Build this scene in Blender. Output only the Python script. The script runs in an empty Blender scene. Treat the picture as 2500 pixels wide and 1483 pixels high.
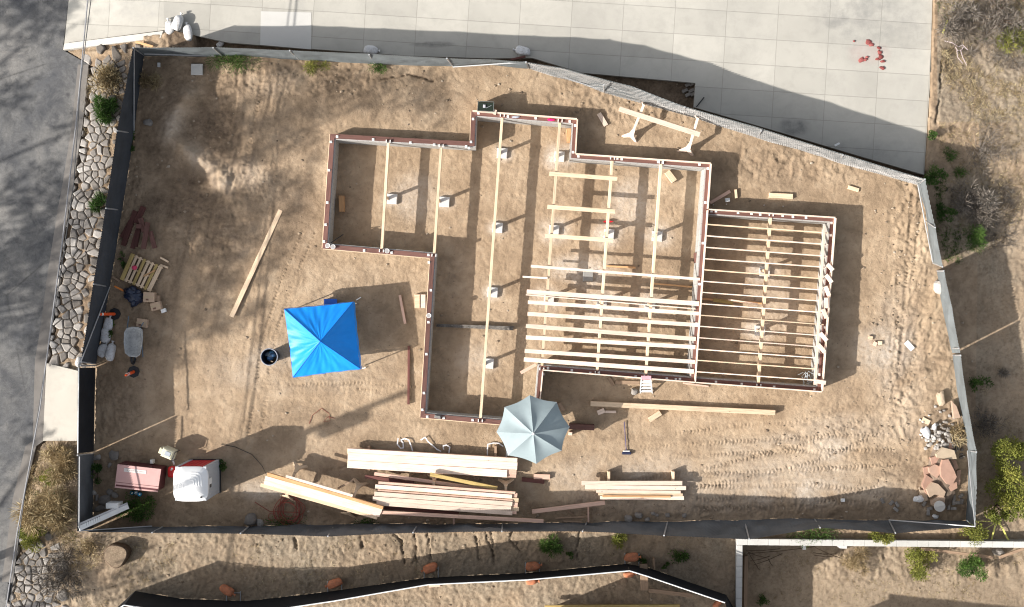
import bpy, math, random
import numpy as np
from mathutils import Vector, Matrix

# ---------------------------------------------------------------- camera, world, sun, exposure
S, CH, CX, CY = 67.0, 42.0, 1250.0, 741.5      # survey scale (units per metre), flight height, centre of the survey grid
scn = bpy.context.scene
COL = scn.collection
cam_d = bpy.data.cameras.new("camera")
cam = bpy.data.objects.new("camera", cam_d)
COL.objects.link(cam)
cam.location = (0, 0, CH)
cam_d.sensor_width = 36
cam_d.sensor_fit = 'HORIZONTAL'
cam_d.angle = 2 * math.atan((1250 / S) / CH)
cam_d.clip_start = 0.5
cam_d.clip_end = 2000
scn.camera = cam

AZ, TANEL = math.radians(22), 0.60
EL = math.atan(TANEL)
SD = Vector((math.cos(AZ), math.sin(AZ), 0))          # the way shadows fall
w = bpy.data.worlds.new("World")
scn.world = w
w.use_nodes = True
nt = w.node_tree
nt.nodes.clear()
sky = nt.nodes.new('ShaderNodeTexSky')
sky.sky_type = 'NISHITA'
sky.sun_disc = False
sky.sun_elevation = EL
sky.sun_rotation = math.atan2(-SD.x, -SD.y) % (2 * math.pi)
sky.dust_density = 3.0
hs = nt.nodes.new('ShaderNodeHueSaturation')
hs.inputs['Saturation'].default_value = 0.38
bg = nt.nodes.new('ShaderNodeBackground')
bg.inputs['Strength'].default_value = 0.13
wo = nt.nodes.new('ShaderNodeOutputWorld')
nt.links.new(sky.outputs[0], hs.inputs['Color'])
nt.links.new(hs.outputs[0], bg.inputs[0])
nt.links.new(bg.outputs[0], wo.inputs[0])
sd = bpy.data.lights.new("sun", 'SUN')
sd.energy = 5.0
sd.angle = math.radians(0.5)
sd.color = (1.0, 0.945, 0.875)
so = bpy.data.objects.new("sun", sd)
COL.objects.link(so)
so.rotation_mode = 'QUATERNION'
so.rotation_quaternion = Vector((SD.x * math.cos(EL), SD.y * math.cos(EL), -math.sin(EL))).to_track_quat('-Z', 'Y')
so.location = (-30, -12, 30)
scn.view_settings.view_transform = 'Standard'
scn.view_settings.look = 'None'
scn.view_settings.gamma = 1
scn.cycles.filter_width = 1.1
scn.view_settings.exposure = 0.66

# ---------------------------------------------------------------- helpers
R = random.Random(7)


def W(px, py, z=0.0):
    k = (1 - z / CH) / S
    return Vector(((px - CX) * k, (CY - py) * k, z))


def hashn(ix, iy, seed):
    h = (ix * 374761393 + iy * 668265263 + seed * 1442695041) & 0xFFFFFFFF
    h = ((h ^ (h >> 13)) * 1274126177) & 0xFFFFFFFF
    h = h ^ (h >> 16)
    return (h & 0xFFFF) / 65535.0


def vnoise(x, y, seed=0):
    x = np.asarray(x, float); y = np.asarray(y, float)
    ix = np.floor(x).astype(np.int64); iy = np.floor(y).astype(np.int64)
    fx = x - ix; fy = y - iy
    fx = fx * fx * (3 - 2 * fx); fy = fy * fy * (3 - 2 * fy)
    a = hashn(ix, iy, seed); b = hashn(ix + 1, iy, seed)
    c = hashn(ix, iy + 1, seed); d = hashn(ix + 1, iy + 1, seed)
    return (a * (1 - fx) + b * fx) * (1 - fy) + (c * (1 - fx) + d * fx) * fy


def fbm(x, y, f, o=4, seed=0, g=0.5):
    t = 0; a = 1; n = 0
    for i in range(o):
        t = t + a * (vnoise(x * f + 31.7 * i, y * f - 17.3 * i, seed + i) - 0.5)
        n += a; a *= g; f *= 2.07
    return t / n


def sstep(a, b, x):
    t = np.clip((x - a) / (b - a), 0, 1)
    return t * t * (3 - 2 * t)


def inpoly(px, py, poly):
    r = np.zeros(np.shape(px), bool)
    n = len(poly)
    for i in range(n):
        x1, y1 = poly[i]; x2, y2 = poly[(i + 1) % n]
        if y1 == y2:
            continue
        c = ((y1 > py) != (y2 > py)) & (px < (x2 - x1) * (py - y1) / (y2 - y1) + x1)
        r ^= c
    return r


def pdist(px, py, pts):
    best = np.full(np.shape(px), 1e9); arc = np.zeros(np.shape(px)); s0 = 0
    for (x1, y1), (x2, y2) in zip(pts[:-1], pts[1:]):
        dx, dy = x2 - x1, y2 - y1
        L = math.hypot(dx, dy)
        t = np.clip(((px - x1) * dx + (py - y1) * dy) / (L * L), 0, 1)
        d = np.hypot(px - x1 - t * dx, py - y1 - t * dy)
        m = d < best
        best = np.where(m, d, best); arc = np.where(m, s0 + t * L, arc)
        s0 += L
    return best, arc


class M:
    """collects shapes and links them as one mesh object"""
    def __init__(s):
        s.v = []; s.f = []; s.g = []; s.t = []; s.mi = []; s.m = 0

    def add(s, vs, fs, tint=0.5, gc=None):
        o = len(s.v)
        s.v += [tuple(v) for v in vs]
        s.f += [[i + o for i in f] for f in fs]
        s.mi += [s.m] * len(fs)
        s.g += [tuple(q) for q in (gc if gc is not None else vs)]
        s.t += [tint] * len(vs)
        return s

    def box(s, c, size, ax=None, tint=0.5, bev=0.0):
        X, Y, Z = ax if ax else (Vector((1, 0, 0)), Vector((0, 1, 0)), Vector((0, 0, 1)))
        hx, hy, hz = size[0] / 2, size[1] / 2, size[2] / 2
        c = Vector(c)
        off = Vector((R.random() * 50, R.random() * 50, R.random() * 50))
        vs = []; gc = []
        if bev <= 0:
            for k in (-1, 1):
                for a, b in ((-1, -1), (1, -1), (1, 1), (-1, 1)):
                    l = (a * hx, b * hy, k * hz)
                    vs.append(c + X * l[0] + Y * l[1] + Z * l[2]); gc.append(Vector(l) + off)
            fs = [[3, 2, 1, 0], [4, 5, 6, 7], [0, 1, 5, 4], [1, 2, 6, 5], [2, 3, 7, 6], [3, 0, 4, 7]]
        else:
            b_ = bev
            for z, i in ((-hz, 0), (hz - b_, 0), (hz, b_)):
                for a, b in ((-1, -1), (1, -1), (1, 1), (-1, 1)):
                    l = (a * (hx - i), b * (hy - i), z)
                    vs.append(c + X * l[0] + Y * l[1] + Z * l[2]); gc.append(Vector(l) + off)
            fs = [[3, 2, 1, 0], [8, 9, 10, 11]]
            for r in (0, 4):
                for k in range(4):
                    k2 = (k + 1) % 4
                    fs.append([r + k, r + k2, r + 4 + k2, r + 4 + k])
        return s.add(vs, fs, tint, gc)

    def beam(s, a, b, wd, th, tint=0.5, up=Vector((0, 0, 1)), bev=0.0):
        """bar from a to b (its centreline); wd across, th along up"""
        a = Vector(a); b = Vector(b)
        X = (b - a); L = X.length; X.normalize()
        Y = up.cross(X)
        if Y.length < 1e-4:
            Y = Vector((0, 1, 0)).cross(X)
        Y.normalize(); Z = X.cross(Y)
        return s.box((a + b) / 2, (L, wd, th), (X, Y, Z), tint, bev)

    def tube(s, pts, r, n=8, tint=0.5, cap=True):
        pts = [Vector(p) for p in pts]
        vs = []; fs = []
        for i, p in enumerate(pts):
            d = (pts[min(i + 1, len(pts) - 1)] - pts[max(i - 1, 0)]).normalized()
            u = d.cross(Vector((0, 0, 1)))
            if u.length < 1e-3:
                u = d.cross(Vector((0, 1, 0)))
            u.normalize(); v = d.cross(u)
            rr = r[i] if isinstance(r, (list, tuple)) else r
            for k in range(n):
                a = 2 * math.pi * k / n
                vs.append(p + u * (rr * math.cos(a)) + v * (rr * math.sin(a)))
        for i in range(len(pts) - 1):
            for k in range(n):
                k2 = (k + 1) % n
                fs.append([i * n + k, i * n + k2, (i + 1) * n + k2, (i + 1) * n + k])
        if cap:
            fs.append(list(range(n))[::-1]); fs.append([(len(pts) - 1) * n + k for k in range(n)])
        return s.add(vs, fs, tint)

    def prism(s, poly, z0, z1, tint=0.5, dome=0.0, inset=0.0, ztop=None):
        """poly: list of (x, y) world; straight sides, optional rounded top"""
        n = len(poly)
        ar = sum(poly[i][0] * poly[(i + 1) % n][1] - poly[(i + 1) % n][0] * poly[i][1] for i in range(n))
        if ar < 0:
            poly = poly[::-1]
        cx = sum(p[0] for p in poly) / n; cy = sum(p[1] for p in poly) / n
        zt = (lambda x, y: z1) if ztop is None else ztop
        vs = [(x, y, z0) for x, y in poly]
        fs = [list(range(n))[::-1]]
        rings = [(0.0, 0.0)] if dome <= 0 else [(0.0, -dome), (inset * .5, -dome * .25), (inset, 0.0)]
        for ins, dz in rings:
            for x, y in poly:
                X = x + (cx - x) * ins; Y = y + (cy - y) * ins
                vs.append((X, Y, zt(X, Y) + dz))
        for r in range(len(rings)):
            for k in range(n):
                k2 = (k + 1) % n
                fs.append([r * n + k, r * n + k2, (r + 1) * n + k2, (r + 1) * n + k])
        fs.append([len(rings) * n + k for k in range(n)])
        return s.add(vs, fs, tint)

    def blob(s, c, rad, seed=0, rough=0.18, tint=0.5, ax=None, nu=12, nv=8, sq=1.0):
        """lumpy stone or bag"""
        c = Vector(c); vs = []; fs = []
        X, Y, Z = ax if ax else (Vector((1, 0, 0)), Vector((0, 1, 0)), Vector((0, 0, 1)))
        rr = random.Random(seed)
        ph = [rr.uniform(0, 6.3) for _ in range(6)]
        for j in range(nv + 1):
            th = math.pi * j / nv
            for i in range(nu):
                a = 2 * math.pi * i / nu
                n = math.sin(2 * a + ph[0]) * .5 + math.sin(3 * a + ph[1] + 2 * th) * .5 + math.sin(5 * a + ph[2]) * .35 + math.sin(3 * th + ph[3] + a) * .5
                k = 1 + rough * n * math.sin(th) ** .5 if 0 < j < nv else 1
                def pw(q):
                    return math.copysign(abs(q) ** sq, q)
                l = (pw(math.sin(th) * math.cos(a)) * k * rad[0], pw(math.sin(th) * math.sin(a)) * k * rad[1], pw(math.cos(th)) * rad[2])
                vs.append(c + X * l[0] + Y * l[1] + Z * l[2])
        for j in range(nv):
            for i in range(nu):
                i2 = (i + 1) % nu
                fs.append([(j + 1) * nu + i, (j + 1) * nu + i2, j * nu + i2, j * nu + i])
        return s.add(vs, fs, tint)

    def leaf(s, c, d, L, wd, tint):
        """one narrow leaf or blade from c along d"""
        c = Vector(c); d = Vector(d).normalized()
        u = d.cross(Vector((R.uniform(-1, 1), R.uniform(-1, 1), R.uniform(-1, 1))))
        if u.length < 1e-3:
            u = Vector((1, 0, 0))
        u.normalize()
        m = c + d * (L * .5)
        return s.add([c, m + u * (wd / 2), c + d * L, m - u * (wd / 2)], [[0, 1, 2, 3]], tint)

    def build(s, name, mat, parent=None, smooth=False, keep=False):
        me = bpy.data.meshes.new(name)
        o = bpy.data.objects.new(name, me)
        COL.objects.link(o)
        va = np.array(s.v, float)
        if parent is not None:
            org = Vector(parent.get('_org', (0, 0, 0)))
            o.parent = parent
            porg = org
        else:
            lo = va.min(0); hi = va.max(0)
            org = Vector(((lo[0] + hi[0]) / 2, (lo[1] + hi[1]) / 2, lo[2]))
            porg = Vector((0, 0, 0))
            o.location = org
        if parent is not None:
            lo = va.min(0); hi = va.max(0)
            my = Vector(((lo[0] + hi[0]) / 2, (lo[1] + hi[1]) / 2, lo[2]))
            o.location = my - porg
            org = my
        va = va - np.array(org)
        o['_org'] = tuple(org)
        me.from_pydata(va.tolist(), [], s.f)
        if isinstance(mat, (list, tuple)):
            for m_ in mat:
                me.materials.append(m_)
            me.polygons.foreach_set('material_index', s.mi)
        else:
            me.materials.append(mat)
        a = me.attributes.new('gc', 'FLOAT_VECTOR', 'POINT')
        a.data.foreach_set('vector', np.array(s.g, np.float32).ravel())
        a = me.attributes.new('tint', 'FLOAT', 'POINT')
        a.data.foreach_set('value', np.array(s.t, np.float32))
        if smooth:
            me.polygons.foreach_set('use_smooth', [True] * len(s.f))
        me.update()
        return o


def tag(o, label=None, cat=None, group=None, kind=None):
    if label: o['label'] = label
    if cat: o['category'] = cat
    if group: o['group'] = group
    if kind: o['kind'] = kind
    return o


def thing(name, loc, label, cat, group=None):
    o = bpy.data.objects.new(name, None)
    COL.objects.link(o)
    o.empty_display_size = 0.2
    o.location = loc
    o['_org'] = tuple(loc)
    return tag(o, label, cat, group)


# ---------------------------------------------------------------- materials
def mat_base(name, rough=0.85, spec=0.25):
    m = bpy.data.materials.new(name); m.use_nodes = True
    nt = m.node_tree; b = nt.nodes['Principled BSDF']
    b.inputs['Roughness'].default_value = rough
    b.inputs['Specular IOR Level'].default_value = spec
    return m, nt, b


def N(nt, kind, **kw):
    n = nt.nodes.new(kind)
    for k, v in kw.items():
        if k in n.inputs: n.inputs[k].default_value = v
        else: setattr(n, k, v)
    return n


def noise(nt, vec, scale, detail=5, rough=0.55, dist=0.0):
    n = N(nt, 'ShaderNodeTexNoise')
    n.inputs['Scale'].default_value = scale; n.inputs['Detail'].default_value = detail
    n.inputs['Roughness'].default_value = rough; n.inputs['Distortion'].default_value = dist
    if vec is not None: nt.links.new(vec, n.inputs['Vector'])
    return n.outputs['Fac']


def ramp(nt, fac, stops):
    n = nt.nodes.new('ShaderNodeValToRGB'); e = n.color_ramp.elements
    while len(e) < len(stops): e.new(0.5)
    for k, (p, c) in enumerate(stops):
        e[k].position = p
        e[k].color = (*c, 1) if isinstance(c, tuple) else (c, c, c, 1)
    nt.links.new(fac, n.inputs[0])
    return n.outputs[0]


def mix(nt, fac, a, b, mode='MIX'):
    n = nt.nodes.new('ShaderNodeMix'); n.data_type = 'RGBA'; n.blend_type = mode
    for sock, v in ((n.inputs[0], fac), (n.inputs[6], a), (n.inputs[7], b)):
        if isinstance(v, bpy.types.NodeSocket): nt.links.new(v, sock)
        elif isinstance(v, (int, float)): sock.default_value = v if sock == n.inputs[0] else (v, v, v, 1)
        else: sock.default_value = (*v, 1)
    return n.outputs[2]


def mth(nt, op, a, b=None, clamp=False):
    n = nt.nodes.new('ShaderNodeMath'); n.operation = op; n.use_clamp = clamp
    for k, v in enumerate((a, b)):
        if v is None: continue
        if isinstance(v, bpy.types.NodeSocket): nt.links.new(v, n.inputs[k])
        else: n.inputs[k].default_value = v
    return n.outputs[0]


def attr(nt, name, out='Fac'):
    n = nt.nodes.new('ShaderNodeAttribute'); n.attribute_name = name
    return n.outputs[out]


def bump(nt, b, h, strength=0.4, dist=0.02):
    n = nt.nodes.new('ShaderNodeBump')
    n.inputs['Strength'].default_value = strength; n.inputs['Distance'].default_value = dist
    nt.links.new(h, n.inputs['Height']); nt.links.new(n.outputs[0], b.inputs['Normal'])


def geo_pos(nt):
    return nt.nodes.new('ShaderNodeNewGeometry').outputs['Position']


def mat_wood(name, col, vary=0.17, dark=0.6):
    m, nt, b = mat_base(name, 0.75, 0.2)
    mp = N(nt, 'ShaderNodeMapping'); nt.links.new(attr(nt, 'gc', 'Vector'), mp.inputs[0])
    mp.inputs['Scale'].default_value = (0.6, 14, 14)
    g1 = noise(nt, mp.outputs[0], 2.2, 6, 0.6, 1.2)
    g2 = noise(nt, attr(nt, 'gc', 'Vector'), 1.4, 3)
    c = ramp(nt, g1, [(0.3, tuple(x * dark for x in col)), (0.52, col), (0.8, tuple(min(1, x * 1.12) for x in col))])
    oi = nt.nodes.new('ShaderNodeObjectInfo')
    r1 = mth(nt, 'MULTIPLY_ADD', oi.outputs['Random'], vary * 2)
    nt.nodes[-1].inputs[2].default_value = 1 - vary
    c = mix(nt, 1.0, c, r1, 'MULTIPLY')
    c = mix(nt, mth(nt, 'MULTIPLY', ramp(nt, g2, [(0.5, 0.0), (0.75, 1.0)]), 0.35), c, tuple(x * .55 for x in col))
    kn = N(nt, 'ShaderNodeTexVoronoi'); nt.links.new(attr(nt, 'gc', 'Vector'), kn.inputs['Vector']); kn.inputs['Scale'].default_value = 2.2
    c = mix(nt, ramp(nt, kn.outputs['Distance'], [(0.035, 0.75), (0.07, 0.0)]), c, tuple(x * .4 for x in col))
    nt.links.new(c, b.inputs['Base Color'])
    bump(nt, b, g1, 0.15, 0.004)
    return m


def mat_plain(name, col, rough=0.6, spec=0.3, metal=0.0, var=0.12, scale=3.0, dirt=None, bmp=0.0, trans=0.0):
    m, nt, b = mat_base(name, rough, spec)
    b.inputs['Metallic'].default_value = metal
    p = geo_pos(nt)
    n1 = noise(nt, p, scale, 6, 0.6)
    c = ramp(nt, n1, [(0.3, tuple(x * (1 - var) for x in col)), (0.7, tuple(min(1, x * (1 + var)) for x in col))])
    if dirt:
        n2 = noise(nt, p, scale * 2.3, 6, 0.65, 0.6)
        c = mix(nt, ramp(nt, n2, [(0.5, 0.0), (0.68, 0.75)]), c, dirt)
    nt.links.new(c, b.inputs['Base Color'])
    if bmp: bump(nt, b, noise(nt, p, scale * 6, 4), bmp, 0.01)
    return m


def mat_tint(name, c0, c1, c2=None, rough=0.85, sc=9.0, amt=0.35, trans=0.0):
    """colour runs with each piece's own tint, with a little mottling"""
    m, nt, b = mat_base(name, rough, 0.2)
    t = attr(nt, 'tint')
    st = [(0.0, c0), (1.0, c1)] if c2 is None else [(0.0, c0), (0.5, c1), (1.0, c2)]
    c = ramp(nt, t, st)
    n1 = noise(nt, geo_pos(nt), sc, 5, 0.6)
    c = mix(nt, amt, c, ramp(nt, n1, [(0.3, 0.35), (0.7, 1.0)]), 'MULTIPLY')
    nt.links.new(c, b.inputs['Base Color'])
    bump(nt, b, n1, 0.3, 0.02)
    if trans: 
        b.inputs['Subsurface Weight'].default_value = 0
        tr = nt.nodes.new('ShaderNodeBsdfTranslucent'); nt.links.new(c, tr.inputs[0])
        ms = nt.nodes.new('ShaderNodeMixShader'); ms.inputs[0].default_value = trans
        nt.links.new(b.outputs[0], ms.inputs[1]); nt.links.new(tr.outputs[0], ms.inputs[2])
        nt.links.new(ms.outputs[0], nt.nodes['Material Output'].inputs[0])
    return m


def mat_ground():
    m, nt, b = mat_base('dirt', 0.95, 0.08)
    p = geo_pos(nt)
    n0 = noise(nt, p, 0.35, 6, 0.6)
    n1 = noise(nt, p, 1.7, 8, 0.68, 0.3)
    n2 = noise(nt, p, 9.0, 6, 0.7)
    n3 = noise(nt, p, 34.0, 4, 0.75)
    c = ramp(nt, n0, [(0.35, (.320, .232, .152)), (0.5, (.380, .281, .188)), (0.66, (.440, .335, .232))])
    c = mix(nt, ramp(nt, n1, [(0.36, 0.62), (0.56, 0.0)]), c, (.235, .17, .112))
    c = mix(nt, ramp(nt, n1, [(0.55, 0.0), (0.72, 0.5)]), c, (.47, .375, .27))
    c = mix(nt, ramp(nt, n2, [(0.25, 0.7), (0.42, 0.0)]), c, (.17, .12, .08))
    c = mix(nt, ramp(nt, n3, [(0.68, 0.0), (0.78, 0.55)]), c, (.60, .52, .42))
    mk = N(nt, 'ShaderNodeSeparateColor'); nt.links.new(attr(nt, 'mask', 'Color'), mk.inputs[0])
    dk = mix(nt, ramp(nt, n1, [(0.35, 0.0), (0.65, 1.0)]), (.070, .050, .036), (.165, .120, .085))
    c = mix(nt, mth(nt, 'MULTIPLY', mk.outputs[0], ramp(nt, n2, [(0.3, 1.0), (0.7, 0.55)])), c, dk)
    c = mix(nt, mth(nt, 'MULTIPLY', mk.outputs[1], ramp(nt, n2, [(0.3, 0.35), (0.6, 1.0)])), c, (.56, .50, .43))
    vg = mix(nt, ramp(nt, n2, [(0.35, 0.0), (0.65, 1.0)]), (.14, .118, .09), (.33, .29, .225))
    c = mix(nt, mk.outputs[2], c, vg)
    nt.links.new(c, b.inputs['Base Color'])
    hsum = mth(nt, 'ADD', mth(nt, 'MULTIPLY', n2, 1.0), mth(nt, 'MULTIPLY', n3, 0.45))
    bump(nt, b, hsum, 0.8, 0.035)
    return m


def mat_concrete(name, col, joints=None, stain=0.5, rough=0.9, spots=()):
    m, nt, b = mat_base(name, rough, 0.15)
    p = geo_pos(nt)
    n0 = noise(nt, p, 0.3, 6, 0.6, 0.4); n1 = noise(nt, p, 2.3, 7, 0.65); n2 = noise(nt, p, 18, 5, 0.7)
    c = ramp(nt, n0, [(0.35, tuple(x * .86 for x in col)), (0.6, col), (0.75, tuple(min(1, x * 1.08) for x in col))])
    c = mix(nt, mth(nt, 'MULTIPLY', ramp(nt, n1, [(0.3, 1.0), (0.5, 0.0)]), stain), c, tuple(x * .62 for x in col))
    c = mix(nt, ramp(nt, n2, [(0.66, 0.0), (0.76, 0.4)]), c, tuple(x * .6 for x in col))
    for sx0, sy0, rx0, ry0, am, tc in spots:
        q = W(sx0, sy0)
        mp0 = N(nt, 'ShaderNodeMapping'); nt.links.new(mix(nt, .55, p, N(nt, 'ShaderNodeTexNoise', Scale=.9, Detail=6).outputs['Color'], 'ADD'), mp0.inputs[0])
        mp0.inputs['Location'].default_value = (-(q.x + .27) * S / rx0, -(q.y + .27) * S / ry0, 0); mp0.inputs['Scale'].default_value = (S / rx0, S / ry0, 0)
        ln = N(nt, 'ShaderNodeVectorMath', operation='LENGTH'); nt.links.new(mp0.outputs[0], ln.inputs[0])
        f0 = mth(nt, 'MULTIPLY', ramp(nt, ln.outputs['Value'], [(0.45, 1.0), (1.0, 0.0)]), ramp(nt, n1, [(0.32, 1.0), (0.62, 0.25)]))
        c = mix(nt, mth(nt, 'MULTIPLY', f0, am), c, tc)
    if joints:
        ang, u0, du, v0, dv = joints
        mp = N(nt, 'ShaderNodeMapping'); mp.vector_type = 'POINT'
        mp.inputs['Rotation'].default_value = (0, 0, ang)
        nt.links.new(p, mp.inputs[0])
        sx = N(nt, 'ShaderNodeSeparateXYZ'); nt.links.new(mp.outputs[0], sx.inputs[0])
        ls = []
        for out, o0, d in ((sx.outputs[0], u0, du), (sx.outputs[1], v0, dv)):
            q = mth(nt, 'DIVIDE', mth(nt, 'SUBTRACT', out, o0), d)
            q = mth(nt, 'ABSOLUTE', mth(nt, 'SUBTRACT', mth(nt, 'FRACT', q), 0.5))
            ls.append(mth(nt, 'GREATER_THAN', q, 0.5 - 0.011 / d))
        j = mth(nt, 'MAXIMUM', ls[0], ls[1])
        cell = N(nt, 'ShaderNodeCombineXYZ')
        for kq, (out, o0, d) in enumerate(((sx.outputs[0], u0, du), (sx.outputs[1], v0, dv))):
            nt.links.new(mth(nt, 'FLOOR', mth(nt, 'ADD', mth(nt, 'DIVIDE', mth(nt, 'SUBTRACT', out, o0), d), 0.0)), cell.inputs[kq])
        wn = N(nt, 'ShaderNodeTexWhiteNoise', noise_dimensions='3D'); nt.links.new(cell.outputs[0], wn.inputs['Vector'])
        c = mix(nt, 1.0, c, ramp(nt, wn.outputs['Value'], [(0.0, .90), (1.0, 1.03)]), 'MULTIPLY')
        n5 = noise(nt, p, .9, 8, .72, 1.0)
        c = mix(nt, ramp(nt, n5, [(.30, .45), (.48, 0.)]), c, tuple(x * .74 for x in col))
        c = mix(nt, mth(nt, 'MULTIPLY', j, 0.42), c, tuple(x * .4 for x in col))
        bump(nt, b, mth(nt, 'SUBTRACT', mth(nt, 'MULTIPLY', n2, .3), j), 0.5, 0.01)
    else:
        bump(nt, b, mth(nt, 'ADD', n2, n1), 0.35, 0.01)
    nt.links.new(c, b.inputs['Base Color'])
    return m


def mat_asphalt():
    m, nt, b = mat_base('asphalt', 0.9, 0.2)
    p = geo_pos(nt)
    n0 = noise(nt, p, 0.22, 6, 0.62, 0.6); n1 = noise(nt, p, 1.1, 7, 0.7, 0.5); n2 = noise(nt, p, 30, 4, 0.7)
    c = ramp(nt, n0, [(0.34, (.085, .088, .095)), (0.5, (.15, .148, .145)), (0.66, (.225, .215, .20))])
    c = mix(nt, ramp(nt, n1, [(0.35, 0.7), (0.52, 0.0)]), c, (.06, .063, .07))
    c = mix(nt, ramp(nt, n1, [(0.6, 0.0), (0.75, 0.5)]), c, (.29, .28, .26))
    c = mix(nt, 0.4, c, ramp(nt, n2, [(0.3, 0.5), (0.7, 1.3)]), 'MULTIPLY')
    vo = N(nt, 'ShaderNodeTexVoronoi', feature='DISTANCE_TO_EDGE'); vo.inputs['Scale'].default_value = 0.13
    wp = mix(nt, 0.9, p, N(nt, 'ShaderNodeTexNoise', Scale=1.5).outputs['Color'], 'ADD')
    nt.links.new(wp, vo.inputs['Vector'])
    cr = ramp(nt, vo.outputs['Distance'], [(0.0, 1.0), (0.006, 0.0)])
    c = mix(nt, mth(nt, 'MULTIPLY', mth(nt, 'MULTIPLY', cr, ramp(nt, n0, [(.42, 0.), (.5, 1.)])), 0.5), c, (.04, .04, .04))
    n4 = noise(nt, p, 5.0, 8, 0.75, 0.8)
    c = mix(nt, 0.55, c, ramp(nt, n4, [(0.3, 0.45), (0.5, 0.95), (0.7, 1.35)]), 'MULTIPLY')
    dr = N(nt, 'ShaderNodeTexVoronoi'); dr.inputs['Scale'].default_value = 0.55; nt.links.new(p, dr.inputs['Vector'])
    c = mix(nt, ramp(nt, dr.outputs['Distance'], [(0.055, 0.8), (0.085, 0.0)]), c, (.04, .04, .045))
    nt.links.new(c, b.inputs['Base Color'])
    bump(nt, b, n2, 0.4, 0.01)
    return m


def mat_cmu():
    m, nt, b = mat_base('block_masonry', 0.92, 0.1)
    n1 = noise(nt, geo_pos(nt), 5, 6, .6)
    g = attr(nt, 'gc', 'Vector')
    br = nt.nodes.new('ShaderNodeTexBrick')
    sx = N(nt, 'ShaderNodeSeparateXYZ'); nt.links.new(g, sx.inputs[0])
    cb = N(nt, 'ShaderNodeCombineXYZ'); nt.links.new(sx.outputs[0], cb.inputs[0]); nt.links.new(sx.outputs[2], cb.inputs[1])
    nt.links.new(cb.outputs[0], br.inputs['Vector'])
    br.inputs['Scale'].default_value = 1.0; br.inputs['Brick Width'].default_value = 0.4; br.inputs['Row Height'].default_value = 0.2
    br.inputs['Mortar Size'].default_value = 0.008
    br.inputs['Color1'].default_value = (.43, .42, .40, 1); br.inputs['Color2'].default_value = (.36, .35, .33, 1)
    br.inputs['Mortar'].default_value = (.24, .235, .22, 1)
    c = mix(nt, 0.4, br.outputs[0], ramp(nt, n1, [(0.3, 0.6), (0.7, 1.1)]), 'MULTIPLY')
    nt.links.new(c, b.inputs['Base Color']); bump(nt, b, n1, 0.3, 0.01)
    return m


def mat_fabric(name, col, weave=True, rough=.8):
    m, nt, b = mat_base(name, rough, 0.25)
    p = attr(nt, 'gc', 'Vector')
    n0 = noise(nt, p, 1.2, 5, .6); wv = N(nt, 'ShaderNodeTexWave'); wv.inputs['Scale'].default_value = 6.0
    wv.bands_direction = 'DIAGONAL'; nt.links.new(p, wv.inputs['Vector'])
    c = ramp(nt, n0, [(0.3, tuple(x * .72 for x in col)), (0.7, tuple(x * 1.2 for x in col))])
    if weave: c = mix(nt, 0.25, c, ramp(nt, wv.outputs[0], [(0.2, .5), (0.8, 1.15)]), 'MULTIPLY')
    else: c = ramp(nt, n0, [(0.3, tuple(x * .88 for x in col)), (0.7, tuple(x * 1.08 for x in col))])
    nt.links.new(c, b.inputs['Base Color']); bump(nt, b, n0, 0.4, 0.03)
    return m


PINE = mat_wood('pine_lumber', (.70, .53, .365))
PALE = mat_wood('fresh_fir_lumber', (.76, .60, .485), dark=.74)
FIR = mat_wood('pink_fir_lumber', (.66, .44, .34), dark=.7)
ORAN = mat_wood('orange_lumber', (.62, .36, .18))
SILL = mat_wood('redwood_treated_lumber', (.155, .078, .064), vary=.2, dark=.5)
DRED = mat_wood('dark_red_lumber', (.12, .05, .042), vary=.25)
OLD = mat_wood('weathered_lumber', (.36, .25, .17))
YEL = mat_wood('yellow_green_treated_lumber', (.45, .33, .13))
PLYO = mat_wood('plywood', (.60, .42, .22))
CMU = mat_cmu()
DIRT = mat_ground()
ja = math.radians(3.6)
_c = W(2025, 44)
_u = _c.x * math.cos(ja) - _c.y * math.sin(ja); _v = _c.x * math.sin(ja) + _c.y * math.cos(ja)
DRIVE = mat_concrete('driveway_concrete', (.45, .432, .385), (ja, _u, 125.7 / S, _v, 62.9 / S), .22, spots=[
    (2150, 60, 190, 110, .75, (.27, .265, .245)), (2080, 20, 120, 60, .6, (.24, .235, .22)), (2120, 130, 60, 35, .5, (.40, .27, .25)), (2035, 60, 28, 16, .8, (.26, .255, .235)), (1940, 312, 45, 26, .9, (.12, .12, .12)),
    (1790, 60, 120, 120, .35, (.34, .33, .30)), (1480, 60, 160, 60, .25, (.36, .345, .32)), (1700, 330, 160, 60, .45, (.27, .275, .26)), (1330, 200, 300, 50, .3, (.30, .30, .28)), (1060, 105, 60, 9, .8, (.14, .14, .13)), (2100, 380, 220, 40, .5, (.27, .27, .255)),
    (350, 20, 120, 40, .5, (.30, .295, .28)), (250, 60, 130, 70, .3, (.36, .34, .30)), (620, 80, 200, 30, .3, (.33, .32, .30)), (735, 20, 18, 60, .5, (.28, .275, .26)), (900, 40, 200, 40, .2, (.36, .35, .32)), (2060, 200, 120, 60, .25, (.35, .34, .31)), (2220, 150, 60, 200, .3, (.34, .33, .30))])
APRON = mat_concrete('apron_concrete', (.40, .375, .33), None, .2)
PATCH = mat_concrete('patch_concrete', (.56, .55, .52), None, .1)
CURB = mat_concrete('curb_concrete', (.55, .52, .47), None, .25)
GREYC = mat_concrete('grey_cement', (.30, .295, .28), None, .6)
PIERC = mat_concrete('pier_concrete', (.60, .585, .56), None, .15)
CAPW = mat_concrete('white_block_cap', (.54, .53, .50), None, .35)
ASPH = mat_asphalt()
GALV = mat_plain('galvanised_steel', (.45, .46, .47), .45, .5, .5)
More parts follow.
